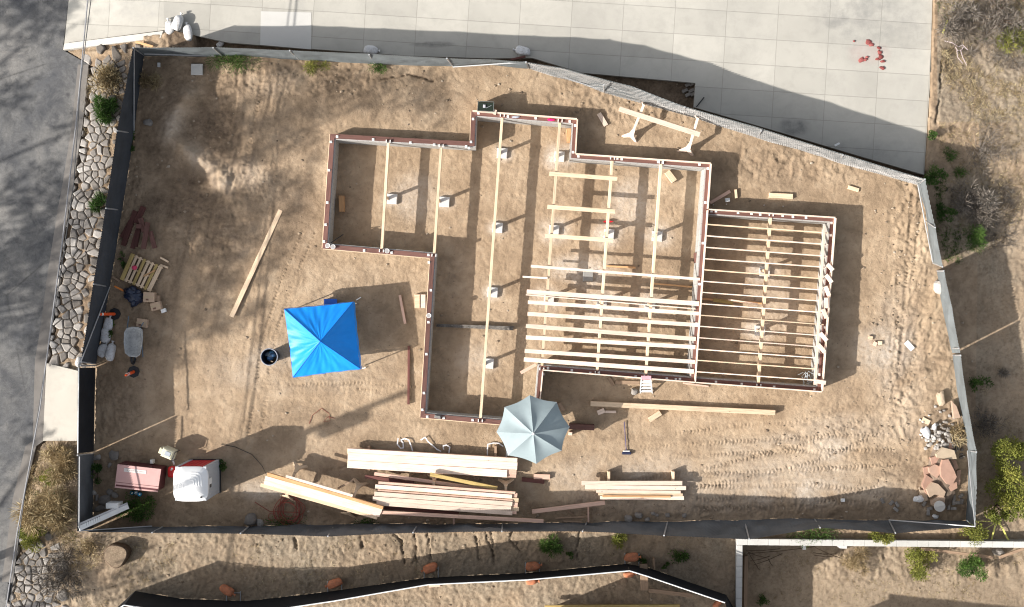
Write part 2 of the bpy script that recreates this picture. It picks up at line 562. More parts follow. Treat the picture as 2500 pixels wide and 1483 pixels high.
WHITE = mat_plain('white_paint', (.74, .74, .72), .5, .4, var=.05)
WHTM = mat_plain('white_plate_steel', (.72, .71, .68), .5, .4, var=.05)
BLACK = mat_plain('black_plastic', (.018, .019, .022), .5, .4)
BLUE = mat_fabric('blue_tarpaulin', (.008, .24, .76), False, .42); 
FGREY = mat_fabric('grey_windscreen', (.15, .168, .175))
FMID = mat_fabric('charcoal_windscreen', (.105, .112, .12))
FDARK = mat_fabric('dark_windscreen', (.055, .062, .072))
FBLK = mat_fabric('black_windscreen', (.014, .016, .020))
BAGW = mat_plain('white_woven_sack', (.62, .62, .62), .8, .2, var=.15, scale=7, dirt=(.38, .34, .30), bmp=.5)
BAGO = mat_plain('orange_sack', (.50, .19, .10), .9, .15, var=.25, scale=6, dirt=(.28, .16, .10), bmp=.9)
STONE = mat_tint('field_stone', (.15, .13, .11), (.30, .275, .25), (.56, .53, .49), sc=7, amt=.5)
FLAG = mat_tint('flagstone', (.30, .19, .14), (.40, .25, .19), (.44, .36, .26), sc=5, amt=.25)
MORT = mat_plain('earth_and_mortar', (.17, .13, .10), .95, .1, var=.35, scale=4, bmp=.6)
GREEN = mat_tint('green_leaves', (.03, .07, .018), (.07, .14, .03), (.14, .22, .05), trans=.3, amt=.2)
LIME = mat_tint('yellow_green_leaves', (.10, .12, .03), (.22, .24, .05), (.38, .36, .09), trans=.3, amt=.2)
STRAW = mat_tint('dry_straw', (.20, .145, .08), (.38, .29, .16), (.54, .46, .29), trans=.2, amt=.15)
GTWIG = mat_tint('grey_twigs', (.08, .066, .055), (.17, .145, .12), (.26, .235, .205), amt=.15)
BARK = mat_plain('bark', (.12, .085, .06), .95, .1, var=.4, scale=8, bmp=.8)

# ---------------------------------------------------------------- the survey: outlines
ROADEDGE = [(172, -1200), (168, 0), (153, 122), (216, 158), (202, 303), (175, 472), (169, 500), (142, 669), (125, 800), (111, 881), (106, 1077), (88, 1090), (57, 1219), (44, 1320), (30, 1421), (8, 1500), (-150, 2600)]
DRIVEPOLY = [(168, -900), (168, 0), (155, 117), (390, 86), (425, 76), (560, 105), (760, 120), (1000, 137), (1195, 143), (1300, 142), (1420, 178), (1698, 203), (1694, 262), (1900, 322), (2100, 382), (2256, 427), (2270, 210), (2278, -60), (2300, -900)]
FOUND = [(806, 327), (1148, 346), (1151, 271), (1411, 291), (1406, 376), (1736, 399), (1728, 511), (2039, 531), (2006, 958), (1697, 935), (1326, 905), (1314, 1045), (1026, 1020), (1050, 630), (787, 607)]
PIT = [(405, 76), (425, 70), (560, 98), (760, 114), (1000, 131), (1195, 137), (1300, 136), (1420, 172), (1704, 197), (1704, 262), (1850, 300), (2262, 420), (2262, 445), (2066, 392), (1850, 326), (1669, 272), (1571, 245), (1475, 218), (1385, 188), (1291, 160), (1106, 157), (917, 151), (731, 141), (526, 133), (420, 128)]
BANK = [(216, 140), (330, 122), (298, 300), (262, 480), (228, 680), (205, 830), (190, 892), (112, 876), (125, 800), (142, 669), (169, 500), (175, 472), (202, 303)]
ZS = 0.65                                                   # top of the sill
FW = [tuple(W(x, y, ZS)[:2]) for x, y in FOUND]
WT = 0.20


def inset_poly(poly, d):
    n = len(poly); out = []
    ar = sum(poly[i][0] * poly[(i + 1) % n][1] - poly[(i + 1) % n][0] * poly[i][1] for i in range(n))
    sg = 1 if ar > 0 else -1
    for i in range(n):
        p0 = Vector(poly[i - 1]); p1 = Vector(poly[i]); p2 = Vector(poly[(i + 1) % n])
        d1 = (p1 - p0).normalized(); d2 = (p2 - p1).normalized()
        n1 = Vector((-d1.y, d1.x)) * sg; n2 = Vector((-d2.y, d2.x)) * sg
        m_ = (n1 + n2); k = d / max(.3, 1 + n1.dot(n2))
        out.append(tuple(p1 + m_ * k))
    return out


FWI = inset_poly(FW, WT)
FWC = inset_poly(FW, WT * .55)
LOWYARD = [(1806, 1323), (6000, 1330), (6000, 5000), (1800, 5000)]


def bx(y):
    ys = [p[1] for p in ROADEDGE]; xs = [p[0] for p in ROADEDGE]
    return np.interp(y, ys, xs)


def fenx(y):
    return np.interp(y, [118, 135, 326, 514, 701, 890, 1103, 1286], [352, 352, 327, 298, 268, 235, 229, 222])


def hbase(px, py):
    """large shape of the land in metres"""
    z = .15 * np.clip((650 - py) / 350, -1, 1)
    # bank between street and fence
    xe = bx(py); xf = fenx(py)
    t = np.clip((px - xe) / np.maximum(xf - xe, 20), 0, 1)
    t = np.where(py < 118, np.clip((px - 168) / 230, 0, 1), t)
    z = np.where(px < xf, -.45 + (z + .45) * t, z)
    z = z - .14 * sstep(2290, 2420, px)
    dp = inpoly(px, py, DRIVEPOLY)
    z = np.where(dp, z * 0 - .18 - .35 * np.clip((400 - px) / 235, 0, 1), z)
    z = np.where(px < xe, -.62, z)
    low = inpoly(px, py, LOWYARD)
    z = np.where(low, -1.85, z)
    z = np.where(inpoly(px, py, PIT) & ~dp & (px > 480), z - .42, z)
    return z


def gz(px, py):
    x, y = W(px, py)[:2]
    if inpoly(np.array([x]), np.array([y]), FWC)[0]:
        return -.30
    if inpoly(np.array([px]), np.array([py]), DRIVEPOLY)[0]:
        return .05 - .43 * max(0, (400 - px) / 245)
    return float(hbase(np.array([px], float), np.array([py], float))[0])


def G(px, py, dz=0.0):
    z = gz(px, py) + dz
    return W(px, py, z)


# ---------------------------------------------------------------- ground sheet
def ground():
    st = 3.0 / S
    x0, x1 = W(-60, 0).x, W(2560, 0).x
    y0, y1 = W(0, 1543).y, W(0, -60).y
    xs = np.arange(x0, x1, st); ys = np.arange(y0, y1, st)
    e = np.cumsum(.08 * 1.28 ** np.arange(32))
    xs = np.concatenate([x0 - e[::-1], xs, xs[-1] + e]); ys = np.concatenate([y0 - e[::-1], ys, ys[-1] + e])
    nx, ny = len(xs), len(ys)
    X, Y = np.meshgrid(xs, ys)
    P = X * S + CX; Q = CY - Y * S
    Z = hbase(P, Q)
    inside = inpoly(X, Y, FWC)
    Z = np.where(inside, -.30, Z)
    low = inpoly(P, Q, LOWYARD)
    road = P < bx(Q) - 2
    drv = inpoly(P, Q, DRIVEPOLY)
    soil = ~(road | drv)
    # roughness map (0 smooth ... 1 cloddy)
    def blobm(cx, cy, rx, ry, pw=2):
        return np.exp(-(((P - cx) / rx) ** 2 + ((Q - cy) / ry) ** 2) ** pw)
    rgh = .30 + .25 * (fbm(X, Y, .25, 3, 5) + .2)
    for c in ((1560, 250, 330, 70), (1900, 400, 300, 60), (2230, 560, 75, 260), (2230, 900, 90, 240), (700, 190, 330, 60), (480, 330, 150, 170), (560, 450, 200, 90), (500, 560, 160, 80), (2080, 1060, 190, 100), (1000, 1345, 650, 60), (2240, 1180, 110, 150), (2200, 1400, 420, 70), (1750, 1240, 500, 40)):
        rgh = np.maximum(rgh, blobm(*c) * (.62 if c[0] in (2080, 2240) else .9))
    rgh = np.where(inside, .42, rgh)
    lotin = (P > 350) & (P < 2240) & (Q > 150) & (Q < 1270)
    rgh = np.where(~lotin & soil & ~low, np.maximum(rgh, .75), rgh)
    wx = X + .35 * fbm(X, Y, 1.4, 3, 11); wy = Y + .35 * fbm(X, Y, 1.4, 3, 12)
    n_m = fbm(wx, wy, 1.1, 4, 21); n_f = fbm(wx, wy, 4.0, 4, 22, .6)
    rid = 1 - np.abs(fbm(wx, wy, 2.6, 4, 23, .55)) * 6
    n_h = fbm(wx, wy, 9.0, 3, 24, .6)
    dz = n_m * .028 + n_f * (.004 + .045 * rgh ** 1.3) + n_h * (.005 + .06 * rgh ** 1.3) + np.clip(rid, 0, 1) * .026 * rgh ** 1.5
    # foot prints and pock marks
    for an, sx_, sy_, th_, am, sdd in ((.4, 3.2, 9.5, .80, .16, 77), (1.5, 3.6, 10.5, .82, .16, 78), (2.5, 5.0, 12.0, .80, .12, 79), (.9, 8.0, 9.0, .80, .10, 80)):
        ca, sa = math.cos(an), math.sin(an)
        pk = vnoise((wx * ca + wy * sa) * sx_, (-wx * sa + wy * ca) * sy_, sdd); dz -= np.clip(pk - th_, 0, 1) * am * .75
    rip = (vnoise(X * 3.4 + 1.5 * fbm(X, Y, .8, 2, 54), Y * .9, 56) - .5) * .10 + (vnoise(X * 7 + Y * 1.5, Y * 2.4, 57) - .5) * .07
    dz += np.where(low & (Q < 1440), rip * np.clip(.5 + 3 * fbm(X, Y, .6, 2, 58), .15, 1.2), 0)
    mask_d = np.clip(.02 + rgh * .30 + fbm(X, Y, .5, 4, 31) * .8, 0, .7)
    stv = (P + .22 * Q) / S; stu = Q / S
    strk = fbm(stv + .25 * fbm(X, Y, .4, 2, 40), stu * .10, 2.4, 5, 41, .65)
    wst = np.clip(blobm(640, 330, 160, 220) + blobm(430, 560, 140, 200) + .8 * blobm(560, 800, 260, 160) + blobm(2210, 700, 90, 330) * .7, 0, 1)
    mask_d = np.clip(mask_d + wst * (strk * 2.4 - .02), 0, 1)
    stx = fbm(X * .12, (Y + .08 * X), 2.2, 5, 43, .65)
    wsx = np.clip(blobm(1900, 1130, 420, 110) + .7 * blobm(820, 960, 240, 90) + .5 * blobm(1500, 480, 160, 90), 0, 1)
    mask_d = np.clip(mask_d + wsx * (stx * 2.0 - .03), 0, 1)
    dz += wst * strk * .05 + wsx * stx * .04
    n_b = np.abs(fbm(wx, wy, 3.2, 4, 47, .6)); dz += (np.clip(.12 - n_b, 0, .12) * -.42 + n_b * .12) * np.clip(rgh - .35, 0, 1)
    mask_d = np.where(inside, mask_d * .35, mask_d)
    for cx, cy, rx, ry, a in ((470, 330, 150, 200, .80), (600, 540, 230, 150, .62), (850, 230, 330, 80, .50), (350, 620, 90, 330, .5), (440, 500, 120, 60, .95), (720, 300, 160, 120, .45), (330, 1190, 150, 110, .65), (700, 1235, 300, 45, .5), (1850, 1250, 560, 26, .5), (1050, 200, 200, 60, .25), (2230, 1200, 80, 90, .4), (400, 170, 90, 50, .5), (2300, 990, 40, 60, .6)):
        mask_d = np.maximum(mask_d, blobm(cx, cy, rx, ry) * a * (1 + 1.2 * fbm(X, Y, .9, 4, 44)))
    out = soil & ((Q > 1305) & (P < 1800) | (P < 230) | (P > 2390))
    mask_d = np.where(out, np.maximum(mask_d, .22), mask_d)
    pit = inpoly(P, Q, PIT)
    mask_d = np.where(pit, 1.0, mask_d)  # shade in the notch beside the driveway, painted into the soil colour
    mask_d = np.maximum(mask_d, np.where(inpoly(P, Q, BANK), .72, 0))
    # spoil ridge, dug slope
    d, a = pdist(P, Q, [(468, 235), (428, 290), (420, 340), (470, 380), (535, 420), (545, 445)])
    rd = np.exp(-(d / 20) ** 2); dz += rd * .20 * (1 + 1.5 * fbm(X, Y, 1.5, 3, 93)); mask_d *= (1 - .9 * np.exp(-(d / 26) ** 2))
    dz -= .14 * blobm(510, 300, 60, 60); dz -= .16 * blobm(470, 425, 60, 26)
    # ruts and tyre tracks: (points, half width, depth, tread)
    TR = [([(2228, 470), (2216, 620), (2209, 760), (2194, 950)], 5, .05, 1), ([(2258, 480), (2238, 580), (2228, 690)], 4, .03, 1),
          ([(2262, 620), (2240, 700), (2215, 760)], 4, .04, 0), ([(2180, 480), (2175, 640), (2170, 800)], 9, .02, 0),
          ([(1565, 1092), (1850, 1076), (2160, 1060)], 6, .022, 1), ([(1600, 1118), (1900, 1104), (2180, 1100)], 6, .022, 1),
          ([(1700, 1160), (1950, 1150), (2200, 1135)], 7, .03, 1), ([(1710, 1190), (2000, 1185), (2200, 1213)], 6, .03, 1),
          ([(1700, 1222), (1900, 1216), (2150, 1232)], 6, .03, 1), ([(1900, 1085), (2050, 1120), (2190, 1160)], 4, .05, 0),
          ([(1940, 1130), (2060, 1155), (2200, 1185)], 4, .05, 0), ([(2170, 1010), (2200, 1060), (2215, 1100)], 6, .06, 0),
          ([(607, 165), (600, 300), (560, 470)], 6, .05, 0), ([(585, 165), (578, 260), (560, 330)], 4, .04, 0),
          ([(645, 160), (632, 260), (600, 420)], 6, .05, 1), ([(672, 170), (660, 260), (640, 330)], 5, .05, 0), ([(700, 180), (690, 240), (668, 330)], 5, .05, 0),
          ([(612, 700), (598, 880), (562, 1085)], 5, .022, 0), ([(634, 700), (620, 880), (578, 1085)], 5, .022, 0),
          ([(700, 940), (900, 935), (1010, 945)], 5, .018, 1), ([(870, 950), (1000, 965)], 5, .018, 1),
          ([(2190, 940), (2180, 1000), (2200, 1080)], 7, .05, 0),
          ([(1540, 1178), (1750, 1140), (1950, 1092), (2110, 1025), (2180, 930), (2196, 800), (2190, 640)], 6, .03, 1), ([(1560, 1215), (1780, 1178), (1990, 1130), (2150, 1060), (2222, 950), (2238, 820)], 6, .03, 1),
          ([(1700, 1246), (1960, 1238), (2130, 1195), (2190, 1120)], 6, .03, 1), ([(1650, 1060), (1800, 1040), (1960, 1030), (2090, 990), (2150, 900)], 5, .02, 1),
          ([(742, 560), (680, 700), (640, 830), (600, 1090)], 5, .02, 1), ([(770, 565), (712, 700), (668, 830), (630, 1090)], 5, .02, 1)]
    for pts, hw, dep, tr in TR:
        ax = [p[0] for p in pts]; ay = [p[1] for p in pts]
        sel = (P > min(ax) - 30) & (P < max(ax) + 30) & (Q > min(ay) - 30) & (Q < max(ay) + 30)
        d, a = pdist(P[sel], Q[sel], pts)
        d = np.abs(d + 6 * fbm(X[sel], Y[sel], 1.6, 4, 9))
        dep = dep * .62 * np.clip(.55 + 2.2 * fbm(X[sel], Y[sel], .8, 3, 29), .1, 1.2)
        prof = -dep * np.exp(-(d / hw) ** 4) + dep * .55 * np.exp(-((d - hw * 1.6) / (hw * .55)) ** 2)
        if tr:
            prof += np.exp(-(d / hw) ** 4) * .024 * np.sign(np.sin(a * 2 * math.pi / 9.0 + d * .6)) * np.clip(.45 + 2 * (fbm(X[sel], Y[sel], .9, 3, 19) + .15), .15, 1)
        dz[sel] += prof
    # shrinkage cracks in the dry strip
    CR = [[(960, 1308), (978, 1325), (985, 1345), (988, 1380)], [(1185, 1303), (1192, 1330), (1205, 1352), (1206, 1375)], [(1010, 1308), (1014, 1340), (1018, 1375)], [(1040, 1308), (1048, 1335), (1050, 1370)], [(1160, 1310), (1166, 1345), (1167, 1375)],
          [(1200, 1300), (1203, 1330), (1205, 1365)], [(1415, 1300), (1408, 1345), (1412, 1370)], [(1250, 1300), (1245, 1320), (1268, 1350)], [(880, 1315), (884, 1340)], [(715, 1318), (720, 1345)], [(930, 195), (1000, 185), (1060, 200)], [(2300, 150), (2290, 230), (2285, 300)]]
    for pts in CR:
        ax = [p[0] for p in pts]; ay = [p[1] for p in pts]
        sel = (P > min(ax) - 15) & (P < max(ax) + 15) & (Q > min(ay) - 10) & (Q < max(ay) + 10)
        d, a = pdist(P[sel] + 14 * fbm(X[sel], Y[sel], 3.0, 4, 3, .65), Q[sel] + 8 * fbm(X[sel], Y[sel], 4.0, 3, 6), pts)
        wd_ = 1.1 + 1.6 * np.clip(.3 + 2 * fbm(X[sel], Y[sel], 1.5, 2, 8), 0, 1)
        dz[sel] -= .12 * np.exp(-(d / wd_) ** 2); mask_d[sel] = np.maximum(mask_d[sel], .9 * np.exp(-(d / wd_) ** 2))
    # backfill banked against the walls, cement dust round the piers
    pale = np.zeros_like(P)
    for px_, py_, r_ in PIERSPOTS:
        pale = np.maximum(pale, np.exp(-(((P - px_) / r_) ** 2 + ((Q - py_) / (r_ * .8)) ** 2) ** 1.5) * (.75 + 1.4 * fbm(X, Y, 2.2, 3, 71)))
    for c in ((1010, 480, 60, 60, .35), (1420, 655, 90, 35, .6), (1540, 500, 55, 70, .5), (1470, 770, 60, 40, .35), (1890, 740, 60, 80, .35), (2150, 850, 60, 60, .5), (1160, 880, 50, 40, .3), (2110, 1050, 160, 40, .25), (640, 1200, 60, 25, .5), (1930, 1170, 200, 60, .3)):
        pale = np.maximum(pale, blobm(*c[:4]) * c[4] * (1 + 1.4 * fbm(X, Y, 1.5, 3, 72)))
    dcr, _ = pdist(P, Q, [(468, 235), (428, 290), (420, 340), (470, 380), (535, 420), (545, 445)])
    pale = np.maximum(pale, np.exp(-(dcr / 24) ** 2) * (.22 + .8 * fbm(X, Y, 1.4, 3, 74)))  # sunlight on the spoil ridge painted in as a paler tone
    for c in ((600, 425, 60, 40, .15), (660, 200, 90, 40, .12), (1700, 1180, 420, 70, .35), (1950, 1200, 240, 40, .5), (2190, 900, 60, 200, .3), (1960, 1100, 180, 40, .4), (700, 900, 200, 60, .3)):  # upper-left entries: sunlit gaps painted pale; the rest are dry patches
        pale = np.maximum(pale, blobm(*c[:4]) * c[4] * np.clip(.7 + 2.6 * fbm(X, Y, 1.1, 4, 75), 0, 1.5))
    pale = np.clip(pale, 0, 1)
    vegm = np.where(out, .35 + .9 * fbm(X, Y, .8, 4, 60), 0)
    vegm = np.where((P > 2285) & (Q < 300), .55 + .9 * fbm(X, Y, .8, 4, 61), vegm)
    vegm = np.where(low, .35, vegm)
    vegm = np.maximum(vegm, blobm(2380, 520, 80, 120) * .8)
    vegm = np.where(inpoly(P, Q, BANK), 0, vegm); vegm = np.clip(vegm, 0, .9)
    d, a = pdist(P, Q, [(2385, 90), (2330, 130), (2325, 155)])
    dz -= .2 * np.exp(-(d / 24) ** 2); mask_d = np.maximum(mask_d, np.exp(-(d / 26) ** 2))
    fl = ((P > -60) & (P < 2560) & (Q > -60) & (Q < 1543))
    Z = Z + np.where(soil | inside, dz, 0) * np.where(fl, 1, .6)
    V = np.stack([X, Y, Z], -1).reshape(-1, 3)
    idx = np.arange(nx * ny).reshape(ny, nx)
    F = np.stack([idx[:-1, :-1], idx[:-1, 1:], idx[1:, 1:], idx[1:, :-1]], -1).reshape(-1, 4)
    me = bpy.data.meshes.new('ground')
    me.vertices.add(len(V)); me.vertices.foreach_set('co', V.ravel().astype(np.float32))
    me.loops.add(F.size); me.loops.foreach_set('vertex_index', F.ravel().astype(np.int32))
    me.polygons.add(len(F)); me.polygons.foreach_set('loop_start', (np.arange(len(F)) * 4).astype(np.int32))
    me.polygons.foreach_set('loop_total', np.full(len(F), 4, np.int32))
    me.update(calc_edges=True); me.validate()
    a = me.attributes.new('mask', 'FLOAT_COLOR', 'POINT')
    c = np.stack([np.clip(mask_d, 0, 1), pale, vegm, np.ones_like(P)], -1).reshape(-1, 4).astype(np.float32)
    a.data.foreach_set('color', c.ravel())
    me.polygons.foreach_set('use_smooth', np.ones(len(F), bool))
    me.materials.append(DIRT)
    o = bpy.data.objects.new('ground', me); COL.objects.link(o)
    tag(o, kind='structure')


PIERS = [(957, 486, 'first', ''), (1085, 493, 'second', ''), (1226, 374, 'third', 'northernmost'), (1215, 556, 'third', 'second from the north'), (1203, 714, 'third', 'third from the north'), (1193, 888, 'third', 'southernmost'),
         (1366, 382, 'fourth', 'northernmost'), (1353, 562, 'fourth', 'middle'), (1341, 729, 'fourth', 'southernmost'), (1487, 572, 'fifth', 'northern'), (1470, 738, 'fifth', 'southern'), (1605, 577, 'sixth', 'northern'), (1588, 745, 'sixth', 'southern'), (1868, 663, 'seventh', 'northern'), (1856, 808, 'seventh', 'southern')]
PIERSPOTS = [(a, b, 38 if 1340 < a < 1620 or a > 1800 else 24) for a, b, _, _ in PIERS] + [(1437, 672, 45)]
ground()

# ---------------------------------------------------------------- paving
def slab(name, pts, z, th, mat, kind='structure', zf=None, parent=None):
    m = M()
    vs = []
    for x, y in pts:
        zz = zf(x, y) if zf else z
        vs.append(W(x, y, zz))
    n = len(vs)
    from mathutils.geometry import tessellate_polygon
    tris = tessellate_polygon([[Vector((v.x, v.y, 0)) for v in vs]])
    fs = []
    for t in tris:
        a, b, c = (vs[i] for i in t)
        if (b - a).cross(c - a).z < 0: t = (t[0], t[2], t[1])
        fs.append(list(t))
    ar = sum(vs[i].x * vs[(i + 1) % n].y - vs[(i + 1) % n].x * vs[i].y for i in range(n))
    for i in range(n):
        j = (i + 1) % n
        q = [i, i + n, j + n, j]
        fs.append(q if ar > 0 else q[::-1])
    m.add(vs + [Vector((v.x, v.y, v.z - th)) for v in vs], fs)
    o = m.build(name, mat, parent)
    if kind: tag(o, kind=kind)
    return o


road_pts = [(-8000, -1200)] + ROADEDGE + [(-8000, 2600)]
slab('street', road_pts, -.40, .15, ASPH)
dz_ = .05
right = [p for p in DRIVEPOLY if p[0] >= 400]
mainp = [(400, -900), (400, 83), (425, 76)] + [p for p in DRIVEPOLY[5:]]
slab('driveway', mainp, dz_, .17, DRIVE)
slab('driveway_ramp', [(168, -900), (168, 0), (157, 106), (400, 74), (400, -900)], 0, .17, DRIVE, zf=lambda x, y: dz_ + .001 - .43 * max(0, (400 - x) / 245))
slab('curb', [(157, 106.5), (154, 122), (392, 93), (398, 76)], 0, .3, CURB, zf=lambda x, y: dz_ + .12 - .43 * max(0, (400 - x) / 245))
slab('concrete_patch', [(637, 28), (760, 31), (759, 121), (635, 110)], dz_ + .006, .006, PATCH)
slab('gate_apron', [(113, 887), (190, 906), (188, 1077), (105, 1077)], 0, .25, APRON, zf=lambda x, y: -.34 + .30 * max(0, (x - 113) / 75))
gut = [(ROADEDGE[i][0], ROADEDGE[i][1]) for i in range(3, 15)]
slab('gutter', gut + [(x - 26, y) for x, y in gut[::-1]], -.392, .1, mat_concrete('gutter_concrete', (.20, .185, .17), None, .5))

# ---------------------------------------------------------------- stone bank
def cells(poly, sp, rng, shrink=.10):
    xs = [p[0] for p in poly]; ys = [p[1] for p in poly]
    pts = []
    y = min(ys)
    while y < max(ys):
        x = min(xs)
        s_ = sp(0, y) if callable(sp) else sp
        while x < max(xs):
            q = (x + rng.uniform(-.35, .35) * s_, y + rng.uniform(-.5, .5) * s_)
            if inpoly(np.array([q[0]]), np.array([q[1]]), poly)[0]: pts.append(q)
            x += s_ * rng.choice([.5, .7, 1.0, 1.25, 1.5])
        y += s_ * .95
    out = []
    for i, p in enumerate(pts):
        L = sp(0, p[1]) * 2.2 if callable(sp) else sp * 2.2
        pg = [Vector((p[0] + L * math.cos(k * math.pi / 4), p[1] + L * math.sin(k * math.pi / 4))) for k in range(8)]
        for j, q in enumerate(pts):
            if i == j or abs(p[0] - q[0]) > 2 * L or abs(p[1] - q[1]) > 2 * L: continue
            mid = Vector(((p[0] + q[0]) / 2, (p[1] + q[1]) / 2)); nn = Vector((q[0] - p[0], q[1] - p[1])).normalized()
            res = []
            for k in range(len(pg)):
                A, B = pg[k], pg[(k + 1) % len(pg)]
                da, db = (A - mid).dot(nn), (B - mid).dot(nn)
                if da <= 0: res.append(A)
                if da * db < 0: res.append(A + (B - A) * (da / (da - db)))
            pg = res
            if len(pg) < 3: break
        if len(pg) < 3: continue
        c = sum(pg, Vector((0, 0))) / len(pg)
        L2 = L / 2.2 * rng.choice([.75, .95, 1.3])
        pg = [c + (v - c) * min(1, L2 / max(1e-6, (v - c).length)) for v in pg]
        pg = [c + (v - c) * (1 - shrink - rng.uniform(0, .09)) for v in pg]
        if poly is BANK or poly is BANK2: pg = [Vector((max(v.x, bx(v.y) + 3), v.y)) for v in pg]
        sm = []
        for k in range(len(pg)):
            A, B = pg[k], pg[(k + 1) % len(pg)]
            sm += [A * .88 + B * .12, A * .12 + B * .88]
        out.append([(v.x, v.y) for v in sm])
    return out


BANK = [(216, 140), (330, 122), (298, 300), (262, 480), (228, 680), (205, 830), (190, 892), (112, 876), (125, 800), (142, 669), (169, 500), (175, 472), (202, 303)]
wall = thing('stone_bank_wall', G(200, 500), 'sloping bank of pale rubble stones between the street and the dark fence', 'stone wall')
m = M(); rg = random.Random(3)
for c in cells(BANK, lambda x, y: 17.5, rg, .0):
    cx = sum(p[0] for p in c) / len(c); cy = sum(p[1] for p in c) / len(c)
    k = max(0, 1 - (cx - bx(cy)) / 60)
    t = min(1, rg.betavariate(2.0, 2.6) * .8 + k * .4)
    if cy < 290 and cx > 240: t *= .5
    base = gz(cx, cy); 
    w2 = [W(x, y, base) for x, y in c]
    m.prism([(v.x, v.y) for v in w2], base - .15, base + rg.uniform(.05, .11), t, dome=.05, inset=.35)
m.build('stones', STONE, wall, smooth=False)
BANK2 = [(75, 1310), (120, 1320), (150, 1483), (150, 1560), (0, 1560), (22, 1483), (48, 1330)]
wall2 = thing('stone_bank_wall', G(80, 1430), 'low rubble stone bank beside the street in the bottom left corner', 'stone wall')
m = M()
for c in cells(BANK2, 17, rg, .02):
    cx = sum(p[0] for p in c) / len(c); cy = sum(p[1] for p in c) / len(c)
    base = gz(cx, cy); w2 = [W(x, y, base) for x, y in c]
    m.prism([(v.x, v.y) for v in w2], base - .15, base + rg.uniform(.03, .08), rg.uniform(.2, .75), dome=.05, inset=.35)
m.build('stones', STONE, wall2)

# ---------------------------------------------------------------- foundation
fo = thing('house_foundation', (0, 0, -.3), 'unfinished block foundation with red-brown sill plates and pale rim boards', 'foundation')
ZB = -.42
CAP = ZS - .04


def offs(a, b, d):
    """line a-b moved d to the left of its direction"""
    a = Vector(a); b = Vector(b); t = (b - a).normalized(); n = Vector((-t.y, t.x))
    return a + n * d, b + n * d


n = len(FW)
ar = sum(FW[i][0] * FW[(i + 1) % n][1] - FW[(i + 1) % n][0] * FW[i][1] for i in range(n))
SG = 1 if ar > 0 else -1          # inner side of each edge


def ring_wall(name, mat, o0, o1, z0, z1, edges=None):
    A = inset_poly(FW, o0); B = inset_poly(FW, o1)
    for i in (edges if edges is not None else range(n)):
        j = (i + 1) % n
        a0, a1, b0, b1 = A[i], A[j], B[i], B[j]
        L = (Vector(a1) - Vector(a0)).length
        vs = [(*a0, z0), (*a1, z0), (*b1, z0), (*b0, z0), (*a0, z1), (*a1, z1), (*b1, z1), (*b0, z1)]
        gc = [(0, 0, z0), (L, 0, z0), (L, .2, z0), (0, .2, z0), (0, 0, z1), (L, 0, z1), (L, .2, z1), (0, .2, z1)]
        fs = [[3, 2, 1, 0], [4, 5, 6, 7], [0, 1, 5, 4], [2, 3, 7, 6], [1, 2, 6, 5], [3, 0, 4, 7]]
        if SG < 0: fs = [f[::-1] for f in fs]
        mm = M(); mm.add(vs, fs, .5, gc)
        mm.build(name, mat, fo)


ring_wall('block_wall', CMU, 0.004, WT, ZB, CAP)
ring_wall('sill_plate', SILL, 0.0, .160, CAP, ZS)
# partition between the main rooms and the right-hand bay: from corner (1728,511) down to (1697,935)
pa = Vector(FW[6]); pb = Vector(FW[9])
dpb = (pb - pa).normalized(); nrm = Vector((-dpb.y, dpb.x))
if nrm.x > 0: nrm = -nrm                    # to the west
a_ = pa + nrm * .004; b_ = pb - dpb * (WT + .02)
c_ = a_ + nrm * WT / 2 + dpb * (WT + .006); d_ = b_ + nrm * WT / 2
m = M(); L = (d_ - c_).length
m.beam((c_.x, c_.y, (ZB + CAP) / 2), (d_.x, d_.y, (ZB + CAP) / 2), WT - .01, CAP - ZB)
m.g = [(q[0], q[1], q[2]) for q in m.g]
m.build('block_wall', CMU, fo)
s0_ = c_ - nrm * .022 - dpb * .045; s1_ = d_ - nrm * .022 + dpb * .06
m = M(); m.beam((s0_.x, s0_.y, (CAP + ZS) / 2), (s1_.x, s1_.y, (CAP + ZS) / 2), .145, ZS - CAP); m.build('sill_plate', SILL, fo)
# rim boards standing on the outer edge of the sill
RH = .19
ZR = ZS + RH
RIMS = [([2, 3, 4, 5, 7, 8, 9], 0)]
for i in (2, 3, 4, 5, 6, 7, 8, 9):
    A = inset_poly(FW, .002); B = inset_poly(FW, .042)
    j = (i + 1) % n
    p0 = (Vector(A[i]) + Vector(B[i])) / 2; p1 = (Vector(A[j]) + Vector(B[j])) / 2
    t = (p1 - p0).normalized()
    if i == 6: p0 = p0 + t * .03
    q1 = p1 - t * (.022 if i not in (9,) else .0); q0 = p0 + t * .022
    mm = M(); mm.beam((q0.x, q0.y, ZS + RH / 2 + .001), (q1.x, q1.y, ZS + RH / 2 + .001), .040, RH)
    mm.build('rim_joist', PALE, fo)
# rim board along the partition's right side
q0 = pa + nrm * .022 - dpb * 0.0 + dpb * .05; q1 = pb + nrm * .022 - dpb * .05
mm = M(); mm.beam((q0.x, q0.y, ZS + RH / 2), (q1.x, q1.y, ZS + RH / 2), .038, RH); mm.build('rim_joist', PALE, fo)
# rim board of the short return (right edge of the notch wall)
A = inset_poly(FW, .002); B = inset_poly(FW, .04)
p0 = (Vector(A[10]) + Vector(B[10])) / 2; p1 = (Vector(A[11]) + Vector(B[11])) / 2
mm = M(); mm.beam((p0.x, p0.y - .05, ZS + RH / 2), (p1.x, p1.y + .05, ZS + RH / 2), .038, RH); mm.build('rim_joist', PALE, fo)
